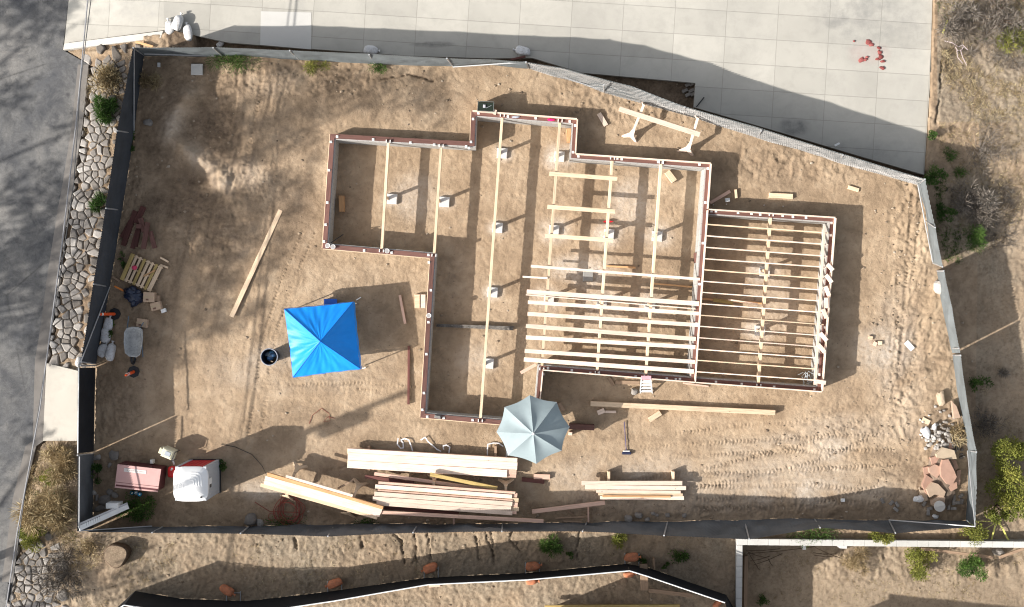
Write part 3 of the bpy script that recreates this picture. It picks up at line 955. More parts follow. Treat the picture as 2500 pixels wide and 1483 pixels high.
# thin pale edging board against the low sills
for i in (0, 11, 13, 12, 14, 1):
    A = inset_poly(FW, -.016); j = (i + 1) % n
    p0 = Vector(A[i]); p1 = Vector(A[j]); t = (p1 - p0).normalized()
    if i in (0,): continue
    mm = M(); mm.beam((p0.x + t.x * .03, p0.y + t.y * .03, ZS - .09), (p1.x - t.x * .03, p1.y - t.y * .03, ZS - .09), .022, .14)
    mm.build('form_board', PINE, fo)
# anchor bolts with square washers: survey positions on the sill
PL = [(823, 334), (911, 341), (1002, 349), (1060, 354), (1138, 358), (1145, 362), (808, 347), (803, 416), (799, 495), (795, 549), (791, 590), (798, 603), (889, 612), (956, 617), (1046, 623), (1047, 641),
      (1168, 277), (1240, 285), (1308, 289), (1391, 297), (1155, 291), (1150, 347), (1404, 307), (1399, 372), (1412, 382), (1507, 387), (1518, 389), (1607, 396), (1618, 397), (1708, 402), (1728, 412), (1722, 495), (1716, 594), (1708, 694), (1700, 790), (1695, 850),
      (1737, 516), (1748, 516), (1802, 520), (1835, 522), (1856, 524), (1911, 527), (1936, 530), (1968, 532), (2030, 545), (2028, 575), (2014, 800), (2001, 915), (1988, 952), (1890, 945), (1811, 938), (1748, 933),
      (1650, 927), (1552, 920), (1462, 911), (1396, 905), (1338, 900), (1326, 914), (1320, 985), (1052, 709), (1046, 787), (1041, 865), (1035, 960), (1031, 1001), (1043, 1018), (1083, 1021), (1154, 1026), (1660, 926), (1441, 911), (1628, 925)]
for k, (x, y) in enumerate(PL):
    c = W(x, y, ZS + .012)
    mm = M(); mm.box(c, (.085, .085, .012), tint=.5); mm.tube([c, c + Vector((0, 0, .045))], .012, 6)
    mm.build('washer_plate', WHTM, fo)

# girders and their steel seats
GIRD = [((948, 350), (932, 609), 'first'), ((1077, 361), (1060, 620), 'second'), ((1226, 287), (1173, 1023), 'third'), ((1367, 300), (1323, 897), 'fourth'),
        ((1495, 391), (1458, 906), 'fifth'), ((1614, 401), (1577, 915), 'sixth'), ((1882, 529), (1852, 937), 'seventh')]
GL = {'first': 'westernmost girder, across the small left room, with one pier under it', 'second': 'second girder from the left, running to the inner corner by the notch', 'third': 'longest girder, running the full depth of the middle room over four piers',
      'fourth': 'fourth girder from the left, passing under the left ends of the loose boards', 'fifth': 'fifth girder from the left, ending under the short crosswise boards', 'sixth': 'sixth girder from the left, last before the brown partition sill', 'seventh': 'single girder under the evenly spaced joists of the right-hand bay'}
for a, b, nm in GIRD:
    p = W(*a, ZS - .02); q = W(*b, ZS - .02)
    m = M(); m.beam((p.x, p.y, ZS - .105), (q.x, q.y, ZS - .105), .095, .19, bev=.004)
    ob = m.build('girder', PINE)
    tag(ob, 'pine ' + GL[nm], 'girder', 'floor girders resting on the piers')
    d = (q - p).normalized(); s_ = Vector((-d.y, d.x, 0))
    for e, sg in ((p, -1), (q, 1)):
        for k in (-1, 1):
            mm = M(); mm.box((e.x + s_.x * k * .07 + d.x * sg * .06, e.y + s_.y * k * .07 + d.y * sg * .06, ZS + .02), (.03, .10, .10), (s_, d, Vector((0, 0, 1))))
            mm.build('girder_seat', WHTM, fo)
ZP = -.17
for x, y, g_, pos in PIERS:
    c = W(x, y, ZP)
    ga, gb, _ = [q for q in GIRD if q[2] == g_][0]
    A, B = W(*ga, ZS), W(*gb, ZS)
    t = (B - A).normalized(); cc = A + t * ((Vector((c.x, c.y, ZS)) - A).dot(t))
    s_ = Vector((-t.y, t.x, 0))
    lab = 'concrete pier block with a wood post under the %s girder from the left' % g_
    if pos: lab = '%s concrete pier block and post under the %s girder from the left' % (pos, g_)
    pr = thing('concrete_pier', (cc.x, cc.y, -.35), lab, 'pier', 'concrete piers under the girders')
    m = M(); m.box((c.x, c.y, -.28), (.37, .37, .22), (t, s_, Vector((0, 0, 1))), bev=.015); m.build('block', PIERC, pr)
    m = M(); m.box((cc.x, cc.y, (ZP + ZS - .2) / 2), (.09, .09, ZS - .2 - ZP), (t, s_, Vector((0, 0, 1)))); m.build('post', PINE, pr)
    m = M(); m.box((cc.x, cc.y, ZP + .006), (.13, .13, .012), (t, s_, Vector((0, 0, 1)))); m.build('base_plate', GALV, pr)
c = W(1436, 675, -.17)
m = M(); m.box((c.x, c.y, -.26), (.38, .38, .18), bev=.02)
tag(m.build('concrete_pad', GREYC), 'bare grey concrete pad without a post, between the fourth and fifth girders', 'pad')

# ---------------------------------------------------------------- lumber
ZV = Vector((0, 0, 1))


def board(p0, p1, wpx, ztop, th, mat, label, cat='board', group=None, name='board', zrel=True, tilt=0.0):
    """a straight stick seen from p0 to p1, wpx wide, its top at ztop"""
    a = W(*p0, ztop); b = W(*p1, ztop + tilt)
    wd = wpx / S
    m = M(); m.beam((a.x, a.y, a.z - th / 2), (b.x, b.y, b.z - th / 2), wd, th, bev=min(.004, th / 5))
    return tag(m.build(name, mat), label, cat, group)


JO = [((1725, 548), (2022, 569)), ((1722, 576), (2021, 597)), ((1720, 604), (2020, 626)), ((1718, 632), (2018, 653)), ((1716, 659), (2013, 681)), ((1714, 687), (2009, 708.5)), ((1711, 714), (2006, 735.5)),
      ((1709, 742), (2010, 763.5)), ((1707.5, 770), (2011, 793)), ((1706, 797), (2000, 819.5)), ((1704, 825), (1997, 847)), ((1701, 853), (2001, 875)), ((1699, 880), (1998, 902)), ((1697, 908), (1994, 929))]
ordn = ['first', 'second', 'third', 'fourth', 'fifth', 'sixth', 'seventh', 'eighth', 'ninth', 'tenth', 'eleventh', 'twelfth', 'thirteenth', 'fourteenth']
for k, (a, b) in enumerate(JO):
    board((a[0] + 3, a[1]), b, 2.6, ZR - .003, RH - .004, PALE if k % 4 else PINE, 'joist on edge in the right-hand bay, %s from the top' % ordn[k], 'joist', 'evenly spaced floor joists of the right-hand bay', 'floor_joist')
ZL = ZS + .046
LJ = [((1296, 650), (1709, 682), 6.5, 'loose joist lying alone below the short crosswise boards, northernmost of the long ones'), ((1286, 712.5), (1707, 742), 11, 'widest loose joist, second long one from the top, lying over the piers'),
      ((1289, 738), (1706, 766), 9, 'loose joist just below the widest one in the lower left bay'), ((1288, 766.5), (1705, 794), 9.5, 'fourth long loose joist from the top in the lower left bay'),
      ((1284, 796), (1699, 828), 10, 'fifth long loose joist from the top in the lower left bay'), ((1284, 824), (1698, 848), 10, 'sixth long loose joist from the top in the lower left bay'),
      ((1281, 857), (1697, 884), 9.5, 'loose joist second from the south wall of the lower left bay'), ((1279, 878), (1694, 907.5), 10.5, 'loose joist nearest the south wall of the lower left bay')]
for a, b, wd, lab in LJ:
    board(a, b, wd, ZL, .04, PALE, lab, 'joist', 'loose joists laid flat across the girders', 'loose_joist')
board((1284, 720), (1698, 754.5), 2.6, ZL + .03, .10, PALE, 'thin joist on edge in the gap below the widest loose joist', 'joist', 'loose joists laid flat across the girders', 'loose_joist')
board((1276, 676), (1337, 679.5), 4.5, ZL, .04, PALE, 'short pale stick jutting left past the fourth girder', 'board')
for a, b, lab in (((1341.5, 424), (1507.5, 437), 'uppermost'), ((1336.5, 505), (1502, 517), 'middle'), ((1331.5, 575.5), (1496.7, 587.5), 'lowest')):
    board(a, b, 9.8, ZL, .04, PINE, '%s of three short boards laid across the fourth and fifth girders' % lab, 'board', 'three short boards across two girders', 'cross_board')
# shaded scraps in the crawl space
board((1481, 650), (1552, 654), 4.5, -.2, .06, ORAN, 'orange stick on the dirt below the fifth girder, left of the bent end', 'board')
board((1597, 693), (1690, 701), 4, -.15, .05, ORAN, 'long orange stick on the dirt beside the brown partition wall', 'board')
board((1713, 730), (1870, 742), 5, -.2, .04, ORAN, 'orange weathered plank on the dirt under the joists of the right-hand bay', 'board')
board((1778, 732), (1850, 743), 4, .05, .04, PALE, 'bright splintered board under the joists beside the orange plank', 'board')
board((1741, 733), (1790, 740), 9, -.16, .02, YEL, 'yellowish plywood scrap on the dirt under the right-hand joists', 'board')
board((1519, 712), (1519, 724), 4, .0, .09, OLD, 'small weathered stub of wood below the loose joists near the fifth girder', 'block')

# offcuts propped along the east wall top
OC = [(2027, 653, -47, 21), (2024, 681, -52, 24), (2020, 711, -68, 25), (2018, 740, -88, 26), (2014, 766, -68, 24), (2011, 823, -50, 25), (2006, 851, -50, 25), (2003, 933, -9, 27)]
board((2013, 552), (1990, 940), 6.5, ZR + .042, .04, PALE, 'long bright board laid over the joist ends along the right-hand wall', 'board')
on = ['first', 'second', 'third', 'fourth', 'fifth', 'sixth', 'seventh', 'last and nearly level one']
for k, (x, y, an, ln) in enumerate(OC):
    a = math.radians(an); dx, dy = math.cos(a) * ln / 2, -math.sin(a) * ln / 2
    board((x - dx, y - dy), (x + dx, y + dy), 9.5, ZR + .05 + .004 * k, .04, PALE, 'pale offcut on the right-hand wall top, %s from the top' % on[k], 'wood block', 'wood offcuts lying along the right-hand wall top', 'wood_offcut', tilt=-.02)
LONG = 'loose lumber lying on the dirt'


def gb(p0, p1, wpx, th, mat, label, cat='board', group=None, name='board', lift=0.0):
    z = gz((p0[0] + p1[0]) / 2, (p0[1] + p1[1]) / 2) + th + .025 + lift
    return board(p0, p1, wpx, z, th, mat, label, cat, group, name)


gb((685, 513), (565, 774), 11, .045, PINE, 'long lone pine board slanting across the dirt left of the blue canopy')
gb((976, 721), (989, 791), 6.5, .05, FIR, 'short pink board on the dirt between the blue canopy and the foundation')
gb((998, 845), (997, 988), 5.5, .08, DRED, 'dark red stick lying upright in the picture right of the blue canopy')
gb((1442, 986), (1893, 1008), 12, .22, PINE, 'very long thick beam lying on the dirt south of the foundation', name='beam')
gb((1462, 302 - 25), (1480, 307), 11, .05, PALE, 'bright white-looking block left of the sawhorses by the top fence', 'wood block', name='wood_block')
gb((1629, 419), (1647, 443), 14, .17, PINE, 'thick pine block inside the foundation near its upper right corner', 'wood block', name='wood_block')
gb((1390, 314), (1391, 346), 12, .4, ORAN, 'tan block standing against the wall in the upper middle room', 'wood block', name='wood_block')
gb((1733, 496), (1783, 467), 8, .06, FIR, 'pinkish board in the shade beside the step in the upper right wall')
gb((1796, 463), (1798, 484), 6, .08, PINE, 'small upright pine stub on the dirt right of the pinkish shaded board', 'wood block', name='wood_block')
gb((1771, 489), (1782, 488), 9, .1, WHITE, 'little white cube in the shade next to the pinkish board', 'block', name='white_block')
gb((1878, 477), (1936, 480), 12, .09, PINE, 'pine board piece on the dirt above the right-hand bay', 'wood block', name='wood_block')
gb((2071, 457), (2097, 465), 9, .06, PINE, 'small pine block alone on the dirt near the upper right fence corner', 'wood block', name='wood_block')
gb((833, 478), (834, 517), 13, .16, ORAN, 'amber block in the shade against the left wall of the small room', 'wood block', name='wood_block')
gb((1459, 1009), (1476, 1002), 12, .05, PALE, 'squarish pale offcut below the very long beam, left one of a pair', 'wood block', name='wood_block')
gb((1478, 1006), (1504, 1006), 6, .05, PALE, 'thin pale offcut below the very long beam, right one of a pair', 'wood block', name='wood_block')
gb((1585, 1026), (1613, 1008), 13, .15, PINE, 'doubled pine block slanting on the dirt above the push broom', 'wood block', name='wood_block')
gb((1485, 922), (1498, 942), 9, .06, OLD, 'short brown offcut lying slanted left of the step ladder', 'wood block', name='wood_block')
gb((1502, 934), (1562, 935), 9, .06, OLD, 'brown board lying level beside the step ladder')
gb((1271, 911), (1309, 890), 8, .08, FIR, 'pink board end jutting left of the notch corner of the foundation', lift=.5)
gb((1303, 1164), (1343, 1165), 12, .1, FIR, 'pale block in the shade right of the widest lumber stack', 'wood block', name='wood_block')
gb((1274, 1171), (1329, 1177), 10, .08, DRED, 'dark red block just below the pale block by the lumber stack', 'wood block', name='wood_block')
gb((1299, 1250), (1477, 1228), 10, .06, FIR, 'pink board tilted between two lumber stacks above the bottom fence', lift=.3)
gb((1668, 936), (1730, 944), 4, .03, FIR, 'thin pink stick on the dirt against the south wall')
gb((2121, 824), (2131, 826), 9, .06, PINE, 'upper left one of the small blocks scattered east of the foundation', 'wood block', 'small blocks scattered east of the foundation', 'wood_block')
gb((2133, 838), (2141, 842), 10, .06, FIR, 'pink middle one of the small blocks scattered east of the foundation', 'wood block', 'small blocks scattered east of the foundation', 'wood_block')
gb((2144, 838), (2154, 838), 9, .06, PINE, 'right one of the small blocks scattered east of the foundation', 'wood block', 'small blocks scattered east of the foundation', 'wood_block')
gb((2212, 835), (2229, 854), 13, .02, WHITE, 'bright white sheet lying on the wheel tracks near the right fence', 'sheet', name='white_sheet')
gb((2054, 1222), (2063, 1222), 8, .08, WHITE, 'small white cube above the bottom fence, far right', 'block', name='white_block')
gb((2252, 1024), (2270, 1033), 12, .04, PINE, 'pale wood offcut lying above the white rubble heap', 'wood block', name='wood_block')
gb((1364, 985), (1375, 1004), 11, .1, OLD, 'brown block tucked against the right edge of the grey umbrella', 'wood block', name='wood_block')
gb((1390, 1042), (1451, 1045), 13, .35, SILL, 'dark red plank end sticking out right of the grey umbrella')
gb((1389, 1059), (1397, 1060), 8, .25, PALE, 'tiny pale block at the right foot of the grey umbrella', 'block', name='wood_block')
for p, q, mt, lab in (((391, 629), (411, 640), PINE, 'small pale stick above right of the pallet'), ((391, 647), (410, 654), PINE, 'small pale stick touching the right corner of the pallet'), ((274, 676), (292, 687), OLD, 'brown stick poking out at the left corner of the pallet')):
    gb(p, q, 4.5, .04, mt, lab, 'stick', name='stick')
# U-shaped pair of blocks by the wall
bl = thing('plywood_block_pair', G(1027, 737), 'squarish pale pair of scrap blocks with a dark slot by the long left wall', 'wood block')
m = M(); m.box(G(1019, 736, .1), (.19, .5, .16), bev=.01); m.build('block', PINE, bl)
m = M(); m.box(G(1033.5, 736, .11), (.17, .5, .17), bev=.01); m.build('block', PALE, bl)

# lumber stacks ------------------------------------------------------------
def stack(rows, group, where, cat='plank', name='plank'):
    for a, b, wpx, zt, th, mt, nm in rows:
        board(a, b, wpx, zt, th, mt, '%s %s' % (nm, where), cat, group, name)


gA = 'planks of the wide stack left of the umbrella'
stack([((849, 1100), (1263, 1124), 9.5, .27, .045, PALE, 'narrow bright upper edge plank'),
       ((849, 1114.5), (1263, 1138.5), 18.5, .27, .045, PALE, 'wide orange-ended plank, upper one'),
       ((848, 1133.5), (1238, 1157), 18.5, .27, .045, PALE, 'wide plank with the shortened right end'),
       ((848, 1101), (1261, 1125), 13, .225, .12, FIR, 'underlying plank at the upper edge'),
       ((850, 1117), (1259, 1141), 15, .225, .12, FIR, 'underlying plank at the second row'),
       ((850, 1132), (1261, 1153), 12, .225, .12, FIR, 'underlying plank at the third row'),
       ((1000, 1149), (1260, 1163), 8, .20, .10, FIR, 'lowest pink plank')], gA, 'of the wide lumber stack left of the umbrella')
gB = 'planks of the bright stack in the lower middle'
stack([((924, 1179), (1258, 1204), 6, .62, .09, FIR, 'pink upper plank'),
       ((916, 1188), (1250, 1213), 9.5, .66, .045, PALE, 'bright plank second from the upper edge'),
       ((922, 1197), (1252, 1222), 3.5, .63, .08, FIR, 'thin pink plank between two bright ones'),
       ((914, 1206), (1251, 1231), 10.5, .66, .045, PALE, 'bright middle plank'),
       ((910, 1217.5), (1248, 1242), 10, .66, .045, PALE, 'bright plank reaching farthest left'),
       ((919, 1228.5), (1251, 1253.5), 10.5, .66, .045, PALE, 'bright plank along the lower edge'),
       ((925, 1184), (1263, 1210), 10, .60, .09, FIR, 'underlying upper plank'), ((925, 1196), (1266, 1222), 10, .60, .09, PINE, 'underlying second plank'),
       ((925, 1208), (1264, 1233), 10, .60, .09, FIR, 'underlying third plank'), ((925, 1219), (1267, 1244), 10, .60, .09, PINE, 'underlying fourth plank'), ((925, 1228), (1261, 1252), 8, .60, .09, FIR, 'underlying lowest plank')], gB, 'of the bright stack in the lower middle')
gC = 'planks of the slanting stack in the lower left'
stack([((652, 1158), (935, 1241), 7.5, .80, .13, ORAN, 'orange plank on edge'), ((698, 1163), (861, 1211), 6.5, .92, .04, PALE, 'short bright plank on top'),
       ((647, 1167.5), (932, 1248.5), 11, .76, .045, PALE, 'bright plank beside the orange one'), ((645, 1177), (928, 1258), 10, .76, .045, PALE, 'bright third plank'),
       ((636, 1184), (921, 1264.5), 9, .74, .045, PINE, 'yellowish lowest plank'), ((655, 1163), (930, 1243), 9, .70, .10, PINE, 'underlying upper plank'), ((650, 1174), (933, 1255), 9, .70, .10, PINE, 'underlying lower plank')], gC, 'of the slanting stack in the lower left')
gF = 'planks of the small stack near the bottom fence'
stack([((1420, 1180), (1666, 1180), 10.5, .27, .045, PALE, 'bright uppermost plank'), ((1429, 1190), (1675, 1192), 10, .27, .045, PALE, 'bright plank reaching farthest right'),
       ((1456, 1200), (1662, 1202), 7, .25, .045, PALE, 'narrow third plank'), ((1461, 1207), (1667, 1208), 6, .23, .045, PINE, 'tan fourth plank'),
       ((1465, 1216), (1670, 1216.5), 9, .21, .045, PALE, 'bright lowest plank'), ((1471, 1212), (1638, 1213), 5, .28, .045, ORAN, 'short orange plank on top')], gF, 'of the small stack near the bottom fence')
board((921, 1251), (1327, 1273), 8.5, .72, .045, FIR, 'long pink board bridging from the slanting stack towards the bottom fence')
board((914, 1157), (1203, 1198), 8, .35, .045, FIR, 'pink board in the shade between the two big stacks, starting farthest left')
board((891, 1164), (1010, 1180), 8, .30, .09, DRED, 'dark red board poking out left between the two big stacks')
board((1050, 1159), (1214, 1193), 8.5, .48, .09, YEL, 'olive yellow treated beam slanting between the two big stacks')
board((938, 1241), (1120, 1254), 7, .2, .09, DRED, 'dark red board in the shadow under the lower middle stack')
# sleepers and sawhorses
SH = 'sawhorses carrying lumber'


def sawhorse(c, ang, L, H, z0, label, mat=PINE, group=SH):
    """plywood sawhorse: beam with a flared gusset foot at each end"""
    o = thing('sawhorse', (c.x, c.y, z0), label, 'sawhorse', group)
    a = math.radians(ang); X = Vector((math.cos(a), math.sin(a), 0)); Y = Vector((-X.y, X.x, 0))
    C = Vector((c.x, c.y, 0))
    m = M(); m.beam(C - X * L / 2 + ZV * (z0 + H - .05), C + X * L / 2 + ZV * (z0 + H - .05), .09, .10, bev=.005); m.build('top_beam', mat, o)
    for s_ in (-1, 1):
        e = C + X * (L / 2 * .96 * s_)
        # gusset: outline in the plane across the beam, flared feet
        out = [(-.05, H - .11), (.05, H - .11), (.09, H * .45), (.30, 0), (.20, 0), (.0, H * .22), (-.20, 0), (-.30, 0), (-.09, H * .45)]
        f = []; bk = []
        for u, v in out:
            lean = X * (s_ * (H - v) * .42)
            p = e + Y * u * 1.0 + ZV * (z0 + v) + lean
            f.append(p); bk.append(p - X * s_ * .05)
        k = len(out); mm = M()
        fs = [[0, 1, 2, 8], [2, 3, 4, 5], [2, 5, 8], [5, 6, 7, 8]]
        fs2 = [[q + k for q in r][::-1] for r in fs]
        sd_ = [[i, (i + 1) % k, (i + 1) % k + k, i + k] for i in range(k)]
        mm.add(f + bk, fs + fs2 + sd_); mm.build('leg_gusset', mat, o)
    return o


z_ = gz(1600, 300)
board((1512, 266), (1709, 329), 11.5, z_ + .80, .05, PALE, 'pale plank laid across the two sawhorses by the top fence', 'plank', name='plank')
sawhorse(W(1556, 292, .3), 68, .95, .74, z_, 'left sawhorse under the plank by the top fence', PALE, 'pair of sawhorses by the top fence')
sawhorse(W(1689, 325, .3), 74, .95, .74, z_, 'right sawhorse under the plank by the top fence', PALE, 'pair of sawhorses by the top fence')
sawhorse(W(1060, 1203, .2), 90, .85, .54, gz(1060, 1200), 'left sawhorse under the bright lower middle stack', PINE)
sawhorse(W(1235, 1216, .2), 90, .85, .54, gz(1235, 1200), 'right sawhorse under the bright lower middle stack', PINE)
sawhorse(W(712, 1180, .3), 70, .85, .68, gz(712, 1190), 'left sawhorse under the slanting lower left stack', PINE)
sawhorse(W(862, 1222, .3), 70, .85, .68, gz(862, 1222), 'right sawhorse under the slanting lower left stack', PINE)
for x, nm in ((900, 'left'), (1210, 'right')):
    board((x, 1090), (x, 1150), 6, .10, .25, OLD, '%s crosswise sleeper under the wide lumber stack' % nm, 'sleeper', 'sleepers under the wide lumber stack', 'sleeper')
for x, nm in ((1487, 'left'), (1644, 'right')):
    board((x, 1152), (x - 1, 1222), 6, .16, .3, PINE, '%s sleeper poking out above the small stack near the bottom fence' % nm, 'sleeper', 'sleepers under the small stack', 'sleeper')
board((1436, 1235), (1437, 1275), 4, .05, .1, FIR, 'thin pink stick pointing at the bottom fence below the tilted board', 'stick', name='stick')
board((1108, 1262), (1108, 1282), 4.5, .1, .15, FIR, 'short pink leg under the long bridging board', 'stick', name='stick')
for k, (p, q) in enumerate((((1356, 1266), (1436, 1262)), ((1376, 1273), (1420, 1275)), ((1385, 1247), (1404, 1261)))):
    gb(p, q, 3.5, .04, OLD, ['dark stick lying level above the bottom fence, longest of three', 'dark stick nearest the bottom fence, lower one of three', 'short dark slanting stick under the tilted board'][k], 'stick', 'dark sticks by the bottom fence', 'stick')
gb((736, 1179), (752, 1163), 4, .04, OLD, 'stick', 'stick') if False else None
board((825, 1193), (863, 1172), 4.5, .5, .05, OLD, 'grey-brown stick leaning up from the slanting stack', 'stick', name='stick')
# treated offcuts heap on the left
for k, (p, q, wd, h, mt) in enumerate([((350, 505), (331, 545), 13, .1, DRED), ((330, 515), (300, 600), 12, .1, DRED), ((345, 532), (322, 607), 10, .18, DRED), ((341, 533), (352, 566), 12, .24, SILL), ((360, 543), (349, 608), 11, .32, SILL), ((366, 565), (377, 606), 10, .2, SILL), ((338, 560), (330, 603), 9, .2, DRED), ((318, 540), (296, 580), 9, .06, DRED), ((332, 553), (346, 553), 10, .28, SILL)]):
    z = gz(335, 560) + h
    board(p, q, wd, z, .09, mt, ['topmost piece at the upper end', 'long piece on its left', 'long piece in its middle', 'tilted piece near its top', 'brightest red piece on top', 'short piece at its right end', 'narrow piece near its middle', 'low piece nearest the fence', 'square stub in its centre'][k] + ' of the dark red lumber heap by the left fence', 'board', 'dark red lumber heap by the left fence')

# ---------------------------------------------------------------- fences
def fence(name, label, cat, base, top, h, mat, posts, group=None, wires=False, rail=None, zoff=0.0, wr=.05, gap=None, serr=True, seedf=1, postmat=None, bzf=None):
    B = [W(x, y, (gz(x, y) if bzf is None else bzf)) for x, y in base]
    T = [W(x, y, (gz(*base[i]) if bzf is None else bzf) + h + zoff) for i, (x, y) in enumerate(top)]
    o = thing(name, tuple(B[0]), label, cat, group)
    # resample
    segs = []
    for i in range(len(B) - 1):
        L = (B[i + 1] - B[i]).length; k = max(1, int(L / .09))
        for j in range(k): segs.append((i, j / k))
    segs.append((len(B) - 2, 1.0))
    NV = 9
    m = M(); vs = []; gc = []; s0 = 0; prev = None
    cols = []
    for i, t in segs:
        b = B[i].lerp(B[i + 1], t); tp = T[i].lerp(T[i + 1], t)
        if prev is not None: s0 += (b - prev).length
        prev = b
        d = (B[i + 1] - B[i]).normalized(); nn = Vector((-d.y, d.x, 0))
        span = math.sin(math.pi * t)
        row = []
        for v in range(NV + 1):
            f = v / NV
            p = b.lerp(tp, f)
            wv = (float(fbm(np.array([s0]), np.array([f * 1.2]), 1.1, 3, seedf)[0])) * wr * 3.0 * math.sin(math.pi * min(1, f * .9 + .08))
            p = p + nn * wv
            if v == NV: p = p - ZV * (.03 * span)
            row.append(p); 
        cols.append((row, s0))
    for row, s_ in cols:
        for v, p in enumerate(row): vs.append(p); gc.append((s_, v / NV * h, 0))
    fs = []
    for c in range(len(cols) - 1):
        if gap and gap[0] < cols[c][1] < gap[1]: continue
        for v in range(NV):
            a = c * (NV + 1) + v
            fs.append([a, a + NV + 1, a + NV + 2, a + 1])
    if serr:
        for c in range(0, len(cols) - 1):
            p, q = cols[c][0][NV], cols[c + 1][0][NV]
            k = len(vs); mid = (p + q) / 2 + ZV * .06
            vs += [p, q, mid]; gc += [(0, h, 0)] * 3; fs.append([k, k + 1, k + 2])
    m.add(vs, fs, .5, gc)
    m.build('windscreen', mat, o)
    # posts
    for (bx_, by_), (tx_, ty_) in posts:
        zb = gz(bx_, by_) if bzf is None else bzf
        b = W(bx_, by_, zb - .1); t = W(tx_, ty_, zb + h + .04)
        mm = M(); mm.tube([b, t], .028, 8); mm.build('post', postmat or GALV, o)
    if rail:
        for a, b in rail:
            mm = M(); mm.tube([a, b], .022, 6); mm.build('rail', postmat or GALV, o)
    if wires:
        m = M(); tot = cols[-1][1]
        sp = .14
        def at(s, f):
            for c in range(len(cols) - 1):
                if cols[c + 1][1] >= s: break
            a, b = cols[c], cols[c + 1]; t = (s - a[1]) / max(1e-6, b[1] - a[1])
            r = max(0, min(NV - 1e-6, f * NV)); v = int(r); u = r - v
            p = a[0][v].lerp(b[0][v], t); q = a[0][v + 1].lerp(b[0][v + 1], t)
            return p.lerp(q, u)
        off = ZV * .012
        d = (B[-1] - B[0]).normalized(); nn = Vector((-d.y, d.x, 0)) * -.02
        s = -h
        while s < tot:
            for sg in (1, -1):
                pts = []
                for k in range(9):
                    f = k / 8; ss = s + f * h if sg > 0 else s + h - f * h
                    if 0 <= ss <= tot: pts.append(at(ss, f) + nn)
                if len(pts) > 1: m.tube(pts, .006, 3, cap=False)
            s += sp
        m.build('chain_link', mat_plain('galvanised_wire', (.33, .32, .31), .5, .4, .1), o)
    return o


FNB = [(352, 137), (526, 139), (600, 137), (731, 147), (917, 157), (1106, 163), (1200, 160), (1291, 168)]
FNT = [(325, 117), (526, 116), (600, 119), (710, 124), (903, 132), (1091, 143), (1200, 146), (1284, 152)]
fence('chain_link_fence', 'grey screened fence running along the top of the lot below the driveway', 'fence', FNB, FNT, 1.85, FGREY,
      [((731, 147), (707, 124)), ((917, 157), (901, 134)), ((1106, 163), (1091, 143)), ((545, 139), (520, 117)), ((1291, 168), (1284, 152)), ((352, 137), (325, 117))], rail=[(W(352, 132, 1.2), W(526, 137, .35)), (W(1106, 164, .25), W(1284, 152, 1.9)), (W(325, 117, 2.0), W(1284, 152, 2.0))][:2])
FEB = [(1291, 168), (1385, 195), (1475, 226), (1571, 254), (1669, 281), (1850, 336), (1968, 371), (2066, 401), (2241, 452)]
FET = [(1284, 152), (1375, 167), (1462, 191), (1545, 212), (1672, 261), (1852, 312), (1968, 349), (2066, 379), (2258, 438)]
fence('chain_link_fence', 'slanting fence between the raw dirt and the driveway with wire netting showing', 'fence', FEB, FET, 1.85, FGREY,
      [((1475, 226), (1474, 208)), ((1669, 281), (1672, 262)), ((1850, 336), (1858, 320)), ((2046, 397), (2058, 379)), ((2241, 452), (2258, 438))], wires=True, wr=.09, seedf=5, rail=[(W(1291, 160, .5), W(1475, 222, .4)), (W(2072, 395, .6), W(2236, 446, .7))])
FSE = [(2241, 452), (2260, 514), (2277, 642)]
fence('chain_link_fence', 'upper stretch of the screened right-hand fence beside the grey bush', 'fence', FSE, [(2258, 438), (2283, 556), (2301, 650)], 1.75, FGREY,
      [((2277, 642), (2301, 652)), ((2260, 540), (2283, 556))], rail=[(W(2241, 452, .8), W(2277, 640, .25))], seedf=8)
fence('chain_link_fence', 'middle stretch of the right-hand fence bowing round the big pale rock', 'fence', [(2287, 662), (2292, 700), (2305, 767), (2322, 851), (2325, 862)], [(2305, 664), (2313, 705), (2324, 750), (2341, 851), (2344, 862)], 1.75, FGREY,
      [((2287, 662), (2304, 662)), ((2322, 851), (2341, 851))], seedf=9, wr=.10)
fence('chain_link_fence', 'lower stretch of the right-hand fence beside the flagstone heap', 'fence', [(2326, 868), (2336, 952), (2352, 1034), (2364, 1101), (2362, 1219), (2357, 1272)], [(2345, 868), (2356, 952), (2370, 1034), (2383, 1101), (2384, 1185), (2381, 1286)], 1.75, FGREY,
      [((2326, 868), (2345, 868)), ((2364, 1101), (2384, 1104))], rail=[(W(2362, 1101, .3), W(2381, 1286, 1.9))], seedf=10)
FSB = [(226, 1291), (398, 1286), (610, 1284), (819, 1281), (1021, 1279), (1227, 1279), (1433, 1275), (1630, 1274), (1817, 1270), (1988, 1267), (2170, 1270), (2357, 1272)]
FST = [(192, 1299), (371, 1301), (587, 1303), (800, 1310), (1008, 1301), (1225, 1298), (1422, 1298), (1621, 1308), (1829, 1317), (2002, 1289), (2186, 1302), (2381, 1286)]
fence('chain_link_fence', 'long charcoal screened fence along the bottom of the lot', 'fence', FSB, FST, 1.8, FMID,
      [(b, t) for b, t in zip(FSB[1:-1], FST[1:-1])], wr=.13, seedf=14, rail=[(W(192, 1297, 1.7), W(371, 1285, .4)), (W(2170, 1270, .4), W(2381, 1286, 1.8))])
